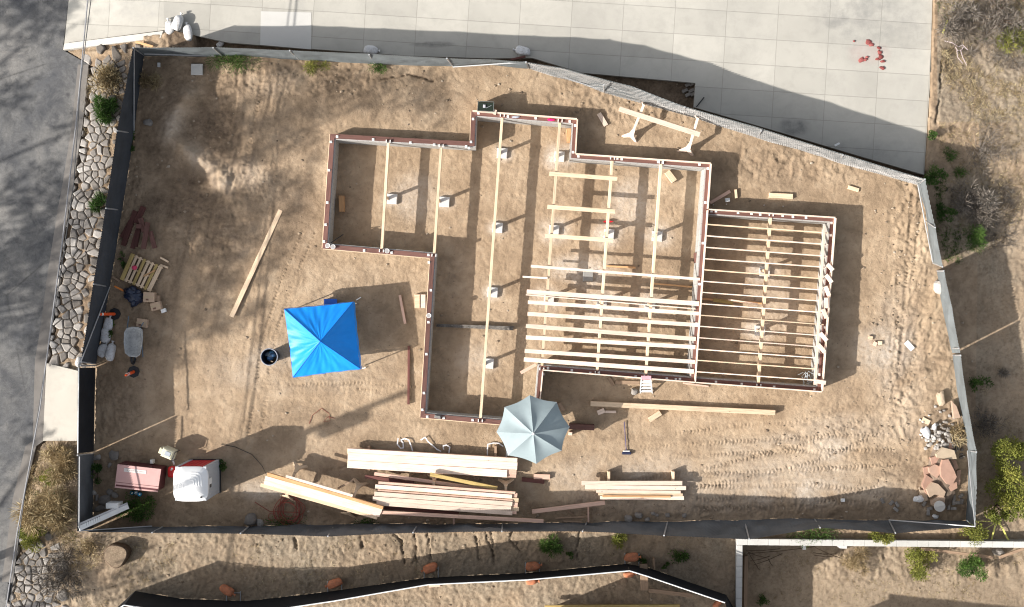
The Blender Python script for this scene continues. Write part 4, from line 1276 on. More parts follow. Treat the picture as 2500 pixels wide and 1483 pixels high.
fence('chain_link_fence', 'dark screened fence above the stone bank on the left side', 'fence', [(352, 137), (327, 326), (298, 514), (268, 701), (235, 889)], [(325, 117), (286, 320), (258, 509), (228, 694), (198, 884)], 1.85, FDARK,
      [((327, 326), (286, 320)), ((298, 514), (258, 509)), ((268, 701), (228, 694)), ((235, 889), (198, 884))], seedf=17, wr=.05, rail=[(W(327, 120, 1.8), W(327, 324, .2)), (W(268, 701, .1), W(198, 882, 1.9))])
fence('gate', 'black screened gate opening onto the concrete apron', 'gate', [(233, 898), (229, 1103)], [(192, 899), (190, 1107)], 1.85, FBLK, [], serr=False, seedf=19, wr=.02, rail=[(W(192, 899, 1.95), W(190, 1107, 1.95))], postmat=WHITE)
fence('chain_link_fence', 'short dark fence panel between the gate and the lower left corner', 'fence', [(229, 1109), (226, 1291)], [(190, 1112), (189, 1298)], 1.85, FMID, [((229, 1109), (189, 1112)), ((235, 893), (196, 893))], seedf=21, wr=.03, rail=[(W(194, 1115, 1.8), W(193, 1290, 1.8))])
# neighbour's black fence
NB = [(268, 1500), (330, 1443), (442, 1462), (600, 1468), (802, 1445), (1038, 1411), (1284, 1399), (1530, 1377)]
NT = [(236, 1520), (303, 1478), (430, 1496), (640, 1494), (815, 1468), (1045, 1428), (1290, 1416), (1537, 1394)]
fence('black_screen_fence', 'black screened fence with a white top rail crossing the bottom of the picture', 'fence', NB, NT, 1.8, FBLK, [], serr=False, seedf=25, wr=.02,
      rail=[(W(NT[i][0], NT[i][1], 1.82 - .15), W(NT[i + 1][0], NT[i + 1][1], 1.82 - .15)) for i in range(len(NT) - 1)], postmat=WHITE)
fence('black_screen_fence', 'short black screened fence slanting down to the white block wall', 'fence', [(1530, 1377), (1581, 1386), (1773, 1453), (1800, 1500)], [(1537, 1394), (1582, 1408), (1770, 1472), (1790, 1530)], 1.8, FBLK, [], serr=False, seedf=26, wr=.02,
      rail=[(W(1537, 1394, 1.67), W(1582, 1408, 1.67)), (W(1582, 1408, 1.67), W(1770, 1472, 1.67))], postmat=WHITE)
for k, (x, y, lab) in enumerate([(570, 1468, 'leftmost'), (817, 1443, 'second'), (1053, 1408, 'third'), (1300, 1397, 'fourth'), (1543, 1375, 'fifth')]):
    o = thing('fence_foot', G(x, y), '%s grey pipe foot on the north side of the black fence' % lab, 'fence foot', 'pipe feet of the black fence')
    for dx in (-17, 17):
        m = M(); m.tube([G(x + dx, y + 6, .05), G(x + dx, y - 24, .05)], .022, 6); m.build('leg', GALV, o)
    m = M(); m.tube([G(x - 17, y - 20, .07), G(x + 17, y - 20, .07)], .02, 6); m.build('crossbar', GALV, o)

# ---------------------------------------------------------------- white block retaining wall
rw = thing('block_retaining_wall', W(1806, 1400, -1.9), 'white capped block wall turning the corner at the lower right', 'wall')
zt = .16
P_ = [(1799, 1316.5), (2200, 1320), (2560, 1323.5), (2900, 1327), (2900, 1341), (2560, 1337.5), (2200, 1334), (1813.5, 1330.5), (1811, 1500), (1809, 1700), (1795, 1700), (1797, 1500)]
o = slab('block_wall', P_, zt - .05, 1.95, CMU, None, parent=rw)
# caps one by one inside a single part
m = M()
x = 1799.0
while x < 2890:
    y0 = 1316.2 + (x - 1799) * .0098
    a = W(x + 7 if x > 1800 else x + 7, y0 + 7.3, zt); 
    L = 26
    m.box((W(x + L / 2, y0 + 7.3, zt).x, W(x + L / 2, y0 + 7.3, zt).y, zt - .02), (L / S - .008, .225, .06), bev=.006, tint=R.random()); x += L
y = 1331.5
while y < 1690:
    m.box(W(1805.3 - (y - 1331) * .012, y + 13, zt) + Vector((0, 0, -.02)), (.22, 26 / S - .008, .06), bev=.006, tint=R.random()); y += 26
m.build('wall_cap', CAPW, rw)
board((1822, 1358), (1819, 1560), 9, -1.45, .25, OLD, 'long grey footing board lying inside the white block wall', 'board')

# ---------------------------------------------------------------- canopy
cn = thing('canopy', W(788, 829, 0), 'bright blue pop-up canopy with four panels meeting at a peak', 'canopy')
zr, za = 1.18, 1.95
CR4 = [W(694, 755, zr), W(862, 738, zr), W(880, 901, zr), W(715, 922, zr)]
AP = W(782, 834, za)
def panel(A, B, sd_):
    """taut cloth between A, B and the peak with creases fanning from the corners"""
    m = M(); vs = []; fs = []; NR, NC = 16, 34
    for r in range(NR + 1):
        t = r / NR
        for c in range(NC + 1):
            s_ = c / NC
            e = A.lerp(B, s_)
            e = e - (e - (A + B) / 2).normalized() * 0 + (AP.xy.to_3d() - e.xy.to_3d()).normalized() * (.018 * math.sin(math.pi * s_)) * (1 - t)
            p = e.lerp(AP, t)
            sag = -.07 * math.sin(math.pi * s_) * math.sin(math.pi * min(1, t * 1.1)) * (1 - t * .4)
            # creases: ridges running from the corners into the panel
            ang = (1 - t) * (s_ - .5)
            cr = (math.sin(s_ * 31 + sd_ + t * 5) + .6 * math.sin(s_ * 57 + sd_ * 2 - t * 7)) * .011 * (1 - t) ** .5 * math.sin(math.pi * s_) ** .4
            q = float(fbm(np.array([p.x * 1.0]), np.array([p.y * 1.0 + sd_]), 1.7, 3, 90)[0]) * .06 * math.sin(math.pi * s_) * (1 - t)
            vs.append(p + ZV * (sag + cr + q))
    for r in range(NR):
        for c in range(NC):
            a = r * (NC + 1) + c; fs.append([a, a + 1, a + NC + 2, a + NC + 1])
    m.add(vs, fs); return m
for k in range(4):
    panel(CR4[(k + 1) % 4], CR4[k], k * 1.7).build('roof_panel', BLUE, cn, smooth=True)
    A, B = CR4[k], CR4[(k + 1) % 4]
    m = M(); nn = ((A + B) / 2 - AP); nn.z = 0; nn.normalize()
    NC = 20; vs = []; fs = []
    for c in range(NC + 1):
        s_ = c / NC; p = A.lerp(B, s_) - nn * (.018 * math.sin(math.pi * s_)); vs += [p + nn * .004, p + nn * (.03 + .01 * math.sin(s_ * 25)) - ZV * .2]
    for c in range(NC): fs.append([2 * c, 2 * c + 1, 2 * c + 3, 2 * c + 2])
    m.add(vs, fs); m.build('valance', BLUE, cn)
    m = M(); d = (A - AP); d.z = 0; d.normalize()
    p = A - d * .06
    m.tube([(p.x, p.y, gz(790, 830)), (p.x, p.y, zr - .03)], .02, 6); m.build('leg', WHITE, cn)
    m = M(); m.tube([A + ZV * .012, A.lerp(AP, .5) + ZV * .0, AP + ZV * .008], .012, 6); m.build('ridge_seam', mat_plain('dark_blue_seam', (.005, .12, .5), .6), cn)
# items by the canopy
gb((870, 733), (881, 726), 2.5, .03, WHITE, 'thin white peg stuck out at the upper right canopy corner', 'peg', name='tent_peg')
gb((884, 900), (893, 898), 2.5, .03, WHITE, 'thin white peg at the lower right canopy corner', 'peg', name='tent_peg')
cl = thing('storage_bin', G(807, 742), 'dark blue bin peeping out under the upper edge of the canopy', 'bin')
m = M(); m.box(G(807, 742, .22), (.42, .32, .44), bev=.03); m.build('body', mat_plain('navy_plastic', (.02, .06, .25), .4), cl)
m = M(); m.box(G(807, 742, .46), (.46, .35, .04), bev=.012); m.build('lid', mat_plain('blue_plastic', (.03, .12, .5), .4), cl)

# trash can
tc = thing('trash_can', G(656, 872), 'round black open trash can with bluish rubbish left of the canopy', 'trash can')
m = M(); nn = 28; vs = []; fs = []
zb = gz(656, 872); cc = W(657, 872, .7)
prof = [(.22, 0), (.28, .72), (.305, .74), (.305, .78), (.285, .78), (.27, .70), (.24, .30)]
for r_, h_ in prof:
    for k in range(nn): vs.append((cc.x + r_ * math.cos(2 * math.pi * k / nn), cc.y + r_ * math.sin(2 * math.pi * k / nn), zb + h_))
for r in range(len(prof) - 1):
    for k in range(nn): k2 = (k + 1) % nn; fs.append([r * nn + k, r * nn + k2, (r + 1) * nn + k2, (r + 1) * nn + k])
m.add(vs, fs); m.build('body', mat_plain('dark_navy_plastic', (.02, .025, .04), .4), tc)
m = M(); m.tube([(cc.x + .297 * math.cos(a * math.pi / 14), cc.y + .297 * math.sin(a * math.pi / 14), zb + .785) for a in range(29)], .016, 6); m.build('rim', mat_plain('grey_rim_plastic', (.28, .30, .34), .5), tc)
rb = thing('rubbish', (cc.x, cc.y, zb + .2), 'bluish plastic rubbish inside the round trash can', 'rubbish')
for k in range(5):
    m = M(); m.blob((cc.x + R.uniform(-.1, .1), cc.y + R.uniform(-.1, .1), zb + .42 + R.uniform(0, .12)), (.11, .10, .07), k, .3); m.build('plastic_bag', mat_plain('blue_grey_plastic_%d' % k, [(.08, .22, .38), (.04, .10, .2), (.3, .38, .42), (.05, .14, .3), (.15, .2, .25)][k], .35, .5), rb)

# ---------------------------------------------------------------- umbrella
um = thing('umbrella', G(1303, 1045), 'large eight-panelled grey-blue umbrella over the lower wall', 'umbrella')
UV = [(1232, 994), (1293.5, 965), (1359, 982), (1391, 1042.5), (1371, 1101), (1309.5, 1133), (1240, 1112), (1212, 1055)]
uz, ua = 1.45, 2.12
U = [W(x, y, uz) for x, y in UV]; UA = W(1302, 1059, ua)
UM = mat_fabric('grey_blue_canvas', (.255, .31, .325), False)
for k in range(8):
    A, B = U[(k + 1) % 8], U[k]
    m = M(); vs = []; fs = []; NR, NC = 12, 14
    for r in range(NR + 1):
        t = r / NR
        for c in range(NC + 1):
            s_ = c / NC; e = A.lerp(B, s_)
            inw = (UA - e); inw.z = 0; inw.normalize()
            e = e + inw * .05 * math.sin(math.pi * s_)
            p = e.lerp(UA, t); p.z = uz + (ua - uz) * (t ** .9) - .035 * math.sin(math.pi * s_) * math.sin(math.pi * t) * 1.2
            vs.append(p)
    for r in range(NR):
        for c in range(NC): a = r * (NC + 1) + c; fs.append([a, a + 1, a + NC + 2, a + NC + 1])
    m.add(vs, fs); m.build('canopy_panel', UM, um, smooth=True)
m = M(); m.tube([(UA.x, UA.y, gz(1303, 1045)), (UA.x, UA.y, ua + .06)], .025, 8); m.build('pole', GALV, um)
m = M(); m.blob((UA.x, UA.y, ua + .05), (.05, .05, .05), 2, 0); m.build('finial', WHITE, um)
m = M(); m.tube([(UA.x, UA.y, gz(1303, 1045)), (UA.x, UA.y, gz(1303, 1045) + .1)], .25, 16); m.build('base', BLACK, um)
for k in range(8):
    m = M(); m.tube([U[k], (U[k].x * .5 + UA.x * .5, U[k].y * .5 + UA.y * .5, uz + (ua - uz) * .5 - .03), (UA.x, UA.y, ua - .05)], .009, 5); m.build('rib', GALV, um)

# ---------------------------------------------------------------- portable toilet
pt = thing('portable_toilet', W(500, 1162, -.1), 'white-roofed portable toilet with a red door and grey sides', 'portable toilet')
zb = -.12
bl_, tr_ = W(465, 1201, zb), W(538, 1123, zb)
c0 = (bl_ + tr_) / 2; sx, sy = tr_.x - bl_.x, tr_.y - bl_.y
WG = mat_plain('grey_toilet_plastic', (.42, .44, .46), .5, .3, var=.06); RD = mat_plain('red_toilet_plastic', (.50, .03, .04), .45, .3)
WR = mat_plain('white_roof_plastic', (.78, .78, .77), .45, .35, var=.03)
m = M(); m.box((c0.x, c0.y, zb + .06), (sx + .06, sy + .06, .12)); m.build('base', BLACK, pt)
for nm, cx_, cy_, ww, dd in (('side_wall', c0.x + sx / 2 - .02, c0.y, .04, sy), ('side_wall', c0.x - sx / 2 + .02, c0.y, .04, sy), ('back_wall', c0.x, c0.y - sy / 2 + .02, sx - .08, .04)):
    m = M(); m.box((cx_, cy_, zb + 1.02), (ww, dd, 1.8), bev=.01)
    if nm == 'side_wall':
        for k in range(5): m.box((cx_ + (.022 if cx_ > c0.x else -.022), cy_ - sy / 2 + .14 + k * .22, zb + 1.0), (.02, .05, 1.5))
    m.build(nm, WG, pt)
m = M(); m.box((c0.x, c0.y + sy / 2 - .02, zb + 1.02), (sx - .2, .05, 1.78))
for k in range(6): m.box((c0.x - .38 + k * .15, c0.y + sy / 2 + .01, zb + 1.0), (.05, .02, 1.6))
dr = m.build('door', RD, pt)
for k in (-1, 1):
    m = M(); m.box((c0.x + k * (sx / 2 - .06), c0.y + sy / 2 - .02, zb + 1.02), (.11, .09, 1.82)); m.build('corner_post', WG, pt)
# roof: rounded square dome
zt = zb + 1.93; RC = (W(433, 1136, zt) + W(508, 1212, zt)) / 2; RC = Vector((c0.x, c0.y, zt))
m = M(); vs = []; fs = []; NU, NW_ = 40, 16; hw = sx / 2 + .06
for r in range(NW_ + 1):
    t = r / NW_
    for k in range(NU):
        a = 2 * math.pi * k / NU
        ca, sa = math.cos(a), math.sin(a)
        q = (abs(ca) ** 5 + abs(sa) ** 5) ** (-1 / 5)
        rr = hw * (1 - t) * q
        z = zt + .26 * (1 - (1 - t) ** 2.2) + (.012 if (r % 2 and 3 < r < 12 and (a % (math.pi / 1)) < 1.5) else 0)
        vs.append((RC.x + rr * ca, RC.y + rr * sa, z))
for r in range(NW_):
    for k in range(NU): k2 = (k + 1) % NU; fs.append([r * NU + k, r * NU + k2, (r + 1) * NU + k2, (r + 1) * NU + k])
o0 = len(vs)
for k in range(NU): x, y, z = vs[k]; vs.append((x, y, z - .09))
for k in range(NU): k2 = (k + 1) % NU; fs.append([k2, k, o0 + k, o0 + k2])
m.add(vs, fs); m.build('roof', WR, pt, smooth=False)
m = M(); m.tube([(RC.x + .40, RC.y - .44, zt + .02), (RC.x + .40, RC.y - .44, zt + .14)], .035, 10); m.build('vent_pipe', BLACK, pt)
m = M(); m.box((c0.x + sx / 2 + .04, c0.y - .02, zb + 1.55), (.01, .34, .35)); sg = m.build('sign_plate', WHITE, pt)
m = M(); m.box((c0.x + sx / 2 + .048, c0.y - .12, zb + 1.55), (.006, .12, .25)); m.build('printed_patch', BLACK, sg)

# job box ---------------------------------------------------------------
jb = thing('job_box', G(342, 1162), 'faded pinkish-red steel job box with a pale label on its lid', 'job box')
zj = .75
JP = mat_plain('faded_pink_paint', (.50, .30, .28), .55, .3, var=.08, scale=2); JR = mat_plain('dark_red_paint', (.10, .028, .03), .5, .3)
J = [W(287, 1134, zj), W(393, 1146, zj), W(385, 1202, zj - .1), W(280, 1191, zj - .1)]
zf = gz(342, 1162)
X = (J[1] - J[0]).normalized(); Yv = Vector((-X.y, X.x, 0)); jc = (J[0] + J[1] + J[2] + J[3]) / 4
m = M(); m.box((jc.x, jc.y + .03, (zj - .05 + zf) / 2), (1.52, .80, zj - .12 - zf), (X, Yv, ZV)); m.build('body', JR, jb)
m = M(); th = .05
split = .76
Aq = J[0].lerp(J[3], split); Bq = J[1].lerp(J[2], split)
for q in ((J[0], J[1], Bq - Yv * -.008, Aq - Yv * -.008), (Aq - Yv * .008, Bq - Yv * .008, J[2], J[3])):
    m = M(); q = list(q)
    m.add([v for v in q] + [v - ZV * th for v in q], [[3, 2, 1, 0], [4, 5, 6, 7], [0, 1, 5, 4], [1, 2, 6, 5], [2, 3, 7, 6], [3, 0, 4, 7]]); ld = m.build('lid', JP, jb)
    if q[0] is J[0]: lid0 = ld
m = M(); lc = J[0].lerp(J[1], .42).lerp(J[3].lerp(J[2], .42), .2); 
dn = (J[3] - J[0]).normalized(); nrm_ = dn.cross(X).normalized(); nrm_ = nrm_ if nrm_.z > 0 else -nrm_
m.box(lc + nrm_ * .006, (.80, .13, .006), (X, -dn, nrm_)); lb = m.build('label', mat_plain('pale_label', (.55, .52, .50), .5), lid0)
m = M()
for k in range(9): m.box(lc + nrm_ * .011 + X * (-.28 + k * .07), (.035 + .02 * (k % 2), .035, .003), (X, -dn, nrm_))
m.build('faded_print', mat_plain('faded_grey_ink', (.42, .36, .34), .6), lb)
for k in (-1, 1):
    m = M(); m.box(jc + X * k * .5 + Yv * .46 + ZV * -.1, (.14, .03, .05), (X, Yv, ZV)); m.build('hinge', JR, jb)
jc2 = thing('fuel_can', G(420, 1152), 'red plastic fuel can between the job box and the toilet', 'fuel can')
m = M(); m.blob(G(420, 1152, .2), (.13, .21, .2), 3, .02, sq=.5); m.build('body', mat_plain('red_can_plastic', (.62, .03, .03), .4), jc2, smooth=True)
m = M(); m.tube([G(418, 1148, .38), G(420, 1144, .46)], .03, 8); m.build('cap', WHITE, jc2)
m = M(); m.tube([G(420, 1148, .40), G(420, 1153, .45), G(420, 1159, .40)], .015, 6); m.build('handle', mat_plain('red_handle', (.5, .03, .03), .4), jc2)
gn = thing('generator', G(411, 1107), 'cream coloured generator standing above the job box', 'generator')
CRM = mat_plain('cream_paint', (.62, .58, .42), .5)
a = math.radians(-22); X = Vector((math.cos(a), math.sin(a), 0)); Yv = Vector((-X.y, X.x, 0)); c = G(413, 1106, .45)
m = M(); m.box(c, (.42, .34, .5), (X, Yv, ZV), bev=.05); m.build('housing', CRM, gn)
m = M(); m.box(c + X * -.25 + ZV * .02, (.16, .22, .38), (X, Yv, ZV), bev=.03); m.build('tank', CRM, gn)
m = M(); m.box(c + ZV * .26 + X * .02, (.2, .16, .03), (X, Yv, ZV)); m.build('control_panel', mat_plain('grey_panel', (.35, .38, .42), .4), gn)
m = M(); m.tube([c + X * .24 + Yv * .14 - ZV * .4, c + X * .24 + Yv * .14 + ZV * .22, c + X * .24 - Yv * .2 + ZV * .22, c + X * .24 - Yv * .2 - ZV * .4], .014, 6); m.build('frame', BLACK, gn)
m = M(); m.beam(G(421, 1120, .3), G(425, 1134, .1), .05, .04); m.build('handle', WHITE, gn)
m = M(); m.box(G(372, 1127, .14), (.11, .15, .26), bev=.02); tag(m.build('white_jug', WHITE), 'small white jug behind the job box', 'jug')
for k, (x, y, col) in enumerate([(322, 1204, (.02, .16, .25)), (332, 1203, (.25, .35, .42)), (341, 1207, (.03, .32, .55))]):
    bt = thing('water_bottle', G(x, y), ['dark teal', 'greyish', 'bright blue'][k] + ' bottle standing at the lower edge of the job box', 'bottle', 'bottles below the job box')
    m = M(); m.tube([G(x, y, 0), G(x, y, .28), G(x, y, .34)], [.075, .075, .03], 12); m.build('body', mat_plain('bottle_%d' % k, col, .25, .5), bt)
    m = M(); m.tube([G(x, y, .34), G(x, y, .38)], .03, 8); m.build('cap', WHITE, bt)

# white folded post with box ------------------------------------------------
wp = thing('white_beam', W(250, 1262, 1.6), 'white channel beam leaning on the lower left fence corner with dark cuts', 'beam')
A, B = W(193, 1291, 1.75), W(313, 1237, .5)
m = M(); m.beam(A, B, .17, .06, bev=.006); m.build('channel', WHITE, wp)
d = (B - A).normalized(); s_ = Vector((-d.y, d.x, 0)).normalized()
m = M(); m.beam(A + s_ * .13 - ZV * .08, B + s_ * .11 - ZV * .05, .08, .03); m.build('flange', mat_plain('grey_white_paint', (.5, .5, .5), .5), wp)
for k in range(7):
    m = M(); p = A + d * (.30 + k * .085) + s_ * .05; m.beam(p - s_ * .06 - d * .02 + ZV * .032, p + s_ * .05 + d * .02 + ZV * .032, .018, .01); m.build('cut', BLACK, wp)
m = M(); m.box(W(279, 1233, .55), (.44, .2, .5), bev=.01); tag(m.build('white_box', WHITE), 'white rectangular box beside the leaning white beam', 'box')

# pallet -------------------------------------------------------------------
zpb = gz(345, 665)
pl = thing('pallet', W(345, 665, zpb), 'wooden pallet with open slats lying by the left fence', 'pallet')
A, B, C_, D = [W(x, y, zpb + .15) for x, y in ((320, 618), (398, 652), (367.5, 713), (292.6, 682))]
for k in range(8):
    t = (k + .5) / 8; wd = .10 if k not in (0, 7) else .145
    a = A.lerp(B, t); b = D.lerp(C_, t)
    m = M(); m.beam(a, b, wd if k not in (2, 5) else .085, .02, tint=.5); m.build('deck_slat', PINE if k % 3 else YEL, pl)
for t in (.06, .5, .94):
    a = A.lerp(D, t); b = B.lerp(C_, t)
    m = M(); m.beam(a - ZV * .06, b - ZV * .06, .045, .09); m.build('stringer', PINE, pl)
m = M(); m.blob(W(328, 654, zpb + .2), (.09, .09, .08), 3, .1); tag(m.build('pink_ball', mat_plain('pink_paint', (.55, .05, .12), .5)), 'crumpled pinkish red ball on the pallet', 'ball')
board((350, 675), (379, 660), 3.5, zpb + .2, .03, ORAN, 'orange lath lying on the pallet slats', 'lath', name='lath')
board((279, 699), (308, 714), 4, zpb + .1, .04, mat_plain('orange_paint', (.75, .25, .06), .6), 'orange-painted stake left of the black bag', 'stake', name='stake')
bg_ = M()
for k, (dx, dy, r1, r2, r3) in enumerate([(0, 0, .3, .26, .22), (-8, -10, .2, .17, .26), (8, 4, .22, .2, .18), (1, 15, .16, .2, .13), (-6, 5, .2, .2, .2)]):
    bg_.blob(G(327 + dx, 722 + dy, .16), (r1, r2, r3), k + 40, .34, nu=18, nv=10)
tag(bg_.build('rubbish_bag', mat_plain('black_blue_plastic_film', (.012, .02, .045), .3, .5, bmp=.6, scale=6)), 'shiny black plastic rubbish bag below the pallet', 'bag')


def carton(px, py, lx, ly, h, ang, label, mat=None, flap=True):
    o = thing('cardboard_box', G(px, py), label, 'box', 'cardboard boxes by the left fence')
    a = math.radians(ang); X = Vector((math.cos(a), math.sin(a), 0)); Y = Vector((-X.y, X.x, 0)); c = G(px, py, h / 2 + .01)
    m = M(); m.box(c, (lx / S, ly / S, h), (X, Y, ZV), bev=.008); m.build('carton', mat, o)
    m = M(); m.box(c + ZV * (h / 2 + .002), (lx / S, .05, .004), (X, Y, ZV)); m.build('tape', TAPE, o)
    m = M(); m.box(c + ZV * (h / 2 + .004) - Y * ly / S * .25 - X * .05, (.1, .06, .003), (X, Y, ZV)); m.build('printed_mark', mat_plain('brown_ink', (.18, .10, .07), .7), o)


TAPE = mat_plain('tan_tape', (.45, .34, .22), .4)
CARD = mat_plain('cardboard', (.47, .34, .24), .85, .1, var=.06)
carton(366, 726, 27, 24, .3, -3, 'cardboard box touching the lower corner of the pallet', CARD)
carton(382, 748, 24, 19, .25, 14, 'cardboard box tipped beside a small white carton', CARD)
carton(348, 789, 25, 20, .22, -8, 'flat cardboard box behind the wheelbarrow handles', CARD)
gb((393, 761), (404, 757), 9, .12, WHITE, 'small white carton below the tipped cardboard box', 'box', name='white_carton')
gb((378, 729), (389, 729), 14, .14, OLD, 'dark brown scrap behind the first cardboard box', 'scrap', name='brown_scrap')
# wheelbarrow --------------------------------------------------------------
wb = thing('wheelbarrow', G(325, 835), 'grey cement-crusted wheelbarrow parked by the left fence', 'wheelbarrow')
zw = gz(325, 835) + .62
outline = [(303, 812), (309, 802), (322, 799), (338, 800), (347, 806), (348, 822), (346, 845), (341, 866), (333, 872), (315, 870), (305, 862), (302, 838)]
WBM = mat_plain('cement_crusted_steel', (.36, .365, .36), .8, .2, var=.2, scale=6, dirt=(.22, .22, .22), bmp=.5)
m = M(); cx_, cy_ = 325, 835; vs = []; fs = []
prof = [(1.03, -.02), (1.0, 0.0), (.97, -.01), (.80, -.14), (.62, -.24), (.3, -.26)]
for sc_, dz2 in prof:
    for x, y in outline:
        p = W(cx_ + (x - cx_), cy_ + (y - cy_), zw); c = W(cx_, cy_, zw); q = c + (p - c) * sc_; q.z = zw + dz2; vs.append(q)
kk = len(outline)
for r in range(len(prof) - 1):
    for k in range(kk): k2 = (k + 1) % kk; fs.append([(r + 1) * kk + k, (r + 1) * kk + k2, r * kk + k2, r * kk + k])
fs.append([(len(prof) - 1) * kk + k for k in range(kk)][::-1])
m.add(vs, fs); m.build('tray', WBM, wb, smooth=True)
for hx, ex, ey in ((311, 314, 772), (343, 350, 788)):
    m = M(); m.tube([W(hx + 6, 872, zw - .35), W(hx, 800, zw - .2), W(ex, ey, zw - .05)], .02, 8); m.build('handle', mat_plain('dark_blue_grey_steel', (.10, .14, .18), .5), wb)
    m = M(); m.tube([W(hx, 815, zw - .25), W(hx, 812, gz(325, 812))], .018, 6); m.build('leg', GALV, wb)
m = M(); c = W(325, 876, gz(325, 876) + .18)
m.tube([c + Vector((0, .18 * math.cos(a * math.pi / 12), .18 * math.sin(a * math.pi / 12))) for a in range(25)], .045, 8); m.build('wheel', BLACK, wb)

# sandbags -----------------------------------------------------------------
def bag(px, py, L, wd, h, ang, label, group, mat=BAGW, neck=True, seed=1, z=None, name='sandbag'):
    a = math.radians(ang); X = Vector((math.cos(a), math.sin(a), 0)); Y = Vector((-X.y, X.x, 0))
    c = G(px, py, h * .45) if z is None else W(px, py, z)
    o = thing(name, (c.x, c.y, c.z - h * .45), label, 'sandbag', group)
    m = M(); m.blob(c, (L / S / 2, wd / S / 2, h / 2), seed, .10, ax=(X, Y, ZV), nu=20, nv=10, sq=.7)
    m.build('sack', mat, o, smooth=True)
    if neck:
        m = M(); e = c + X * (L / S / 2 - .02)
        m.tube([e - X * .03, e + X * .04, e + X * .11], [.07, .025, .06], 8); m.build('tied_neck', mat, o)
    return o


g1 = 'white sandbags at the end of the curb'
bag(413, 68, 34, 19, .2, -72 + 170, 'left white sandbag of three by the driveway curb', g1, seed=5)
bag(434, 57, 40, 22, .34, 70, 'middle white sandbag of three, lying highest', g1, seed=6)
bag(459, 80, 38, 22, .22, 100, 'right white sandbag of three, next to the fence corner', g1, seed=7)
bag(905, 122, 34, 22, .2, -8, 'white sandbag on the driveway against the top fence, square end left', 'single white sandbags along the top fence', seed=8)
bag(1276, 125, 36, 22, .2, 172, 'white sandbag on the driveway at the bend of the fence', 'single white sandbags along the top fence', seed=9)
bag(538, 108, 20, 13, .15, 40, 'small white sack corner wedged behind the top fence', 'single white sandbags along the top fence', seed=10, neck=False)
g2 = 'greyish sandbags along the left fence'
for k, (x, y, L, wd, an, h) in enumerate([(264, 792, 34, 22, 75, .22), (258, 820, 36, 24, 85, .24), (251, 855, 34, 24, 60, .2), (270, 860, 44, 22, 78, .34)]):
    bag(x, y, L, wd, h, an, ['uppermost grey-white sandbag along the left fence', 'second grey-white sandbag from the top along the left fence', 'lower left grey-white sandbag against the left fence', 'lower right and tallest grey-white sandbag by the left fence'][k], g2, seed=20 + k)
bag(193, 884, 26, 14, .3, 70, 'white sack hung over the stone bank at the gate post', None, seed=31, neck=False, z=.2)
g3 = 'orange sandbags on the feet of the black fence'
for k, (x, y, an) in enumerate([(554, 1442, -30), (817, 1425, 200), (1051, 1387, 200), (1300, 1383, 8), (1541, 1361, 2), (1752, 1474, 40), (1297, 1421, 5), (1535, 1403, 5)]):
    bag(x, y, 36 if k < 5 else 28, 22 if k < 5 else 14, .22, an, ['leftmost orange sandbag north of the black fence', 'second orange sandbag from the left on a pipe foot', 'third orange sandbag, on the foot in the middle', 'fourth orange sandbag, squarish, on its pipe foot', 'orange sandbag at the peak of the black fence', 'orange sandbag at the far right by the white wall', 'flat orange sandbag south of the black fence, left one', 'flat orange sandbag south of the fence peak'][k], g3, BAGO, seed=50 + k, z=(.12 if k < 5 else None))

# delineator posts -----------------------------------------------------------
ORG = mat_plain('orange_plastic', (.80, .10, .02), .45, .4)
def delin(base, top, label):
    o = thing('delineator_post', tuple(base), label, 'traffic post', 'orange traffic posts')
    m = M(); m.tube([base, base.lerp(top, .9), top], [.06, .05, .03], 12); m.build('post', ORG, o)
    for t in (.62, .80):
        m = M(); m.tube([base.lerp(top, t), base.lerp(top, t + .07)], .056, 12); m.build('reflective_band', WHITE, o)
    m = M(); ax = (top - base).normalized(); m.tube([Vector((base.x, base.y, base.z)), Vector((base.x, base.y, base.z)) + ZV * .05], .22, 8); m.build('rubber_base', BLACK, o)
delin(G(327, 908), W(306, 917, 1.0), 'orange traffic post standing on an eight-sided black base')
delin(G(281, 767), W(232, 768, .75), 'orange traffic post leaning over the left fence line')
# covers, hoses, straps ------------------------------------------------------
m = M(); m.box(G(481, 170, .06), (.42, .40, .1), bev=.012); m.box(G(481, 158, .12), (.40, .03, .03)); tag(m.build('utility_cover', PATCH), 'pale square utility box cover near the upper left corner', 'utility cover')
m = M(); m.box(G(388, 159, .05), (.09, .15, .08)); tag(m.build('white_block', WHITE), 'tiny white block in the shaded upper left corner', 'block')
gb((331, 102), (373, 114), 5, .05, ORAN, 'orange lath lying outside the upper left fence corner', 'lath', name='lath', lift=.05)


def coil(pts, r, mat, name, label, cat, parent=None):
    m = M(); m.tube(pts, r, 6)
    o = m.build(name, mat, parent)
    if parent is None: tag(o, label, cat)
    return o


HR = mat_plain('red_rubber_hose', (.26, .07, .05), .5, .3)
rh = random.Random(11)
pts = []
for k in range(260):
    t = k / 260; a = t * 2 * math.pi * 8.3
    rx = 26 + 8 * math.sin(a * .37) ; ry = 30 + 9 * math.sin(a * .53 + 1)
    cx_ = 706 + 7 * math.sin(t * 13); cy_ = 1246 + 6 * math.cos(t * 17)
    pts.append(G(cx_ + rx * math.cos(a), cy_ + ry * math.sin(a), .04 + .06 * abs(math.sin(a * .9)) + t * .05))
pts = [G(622, 1226, .03), G(640, 1238, .03), G(658, 1249, .03)] + pts
coil(pts, .014, HR, 'air_hose', 'tangled red hose coiled beside the bottom fence', 'hose')
pts = [G(664 + 9 * math.cos(a / 3), 1262 + 9 * math.sin(a / 3), .05 + .003 * a) for a in range(20)]
coil(pts, .012, HR, 'air_hose', 'small separate loop of red hose left of the big coil', 'hose')
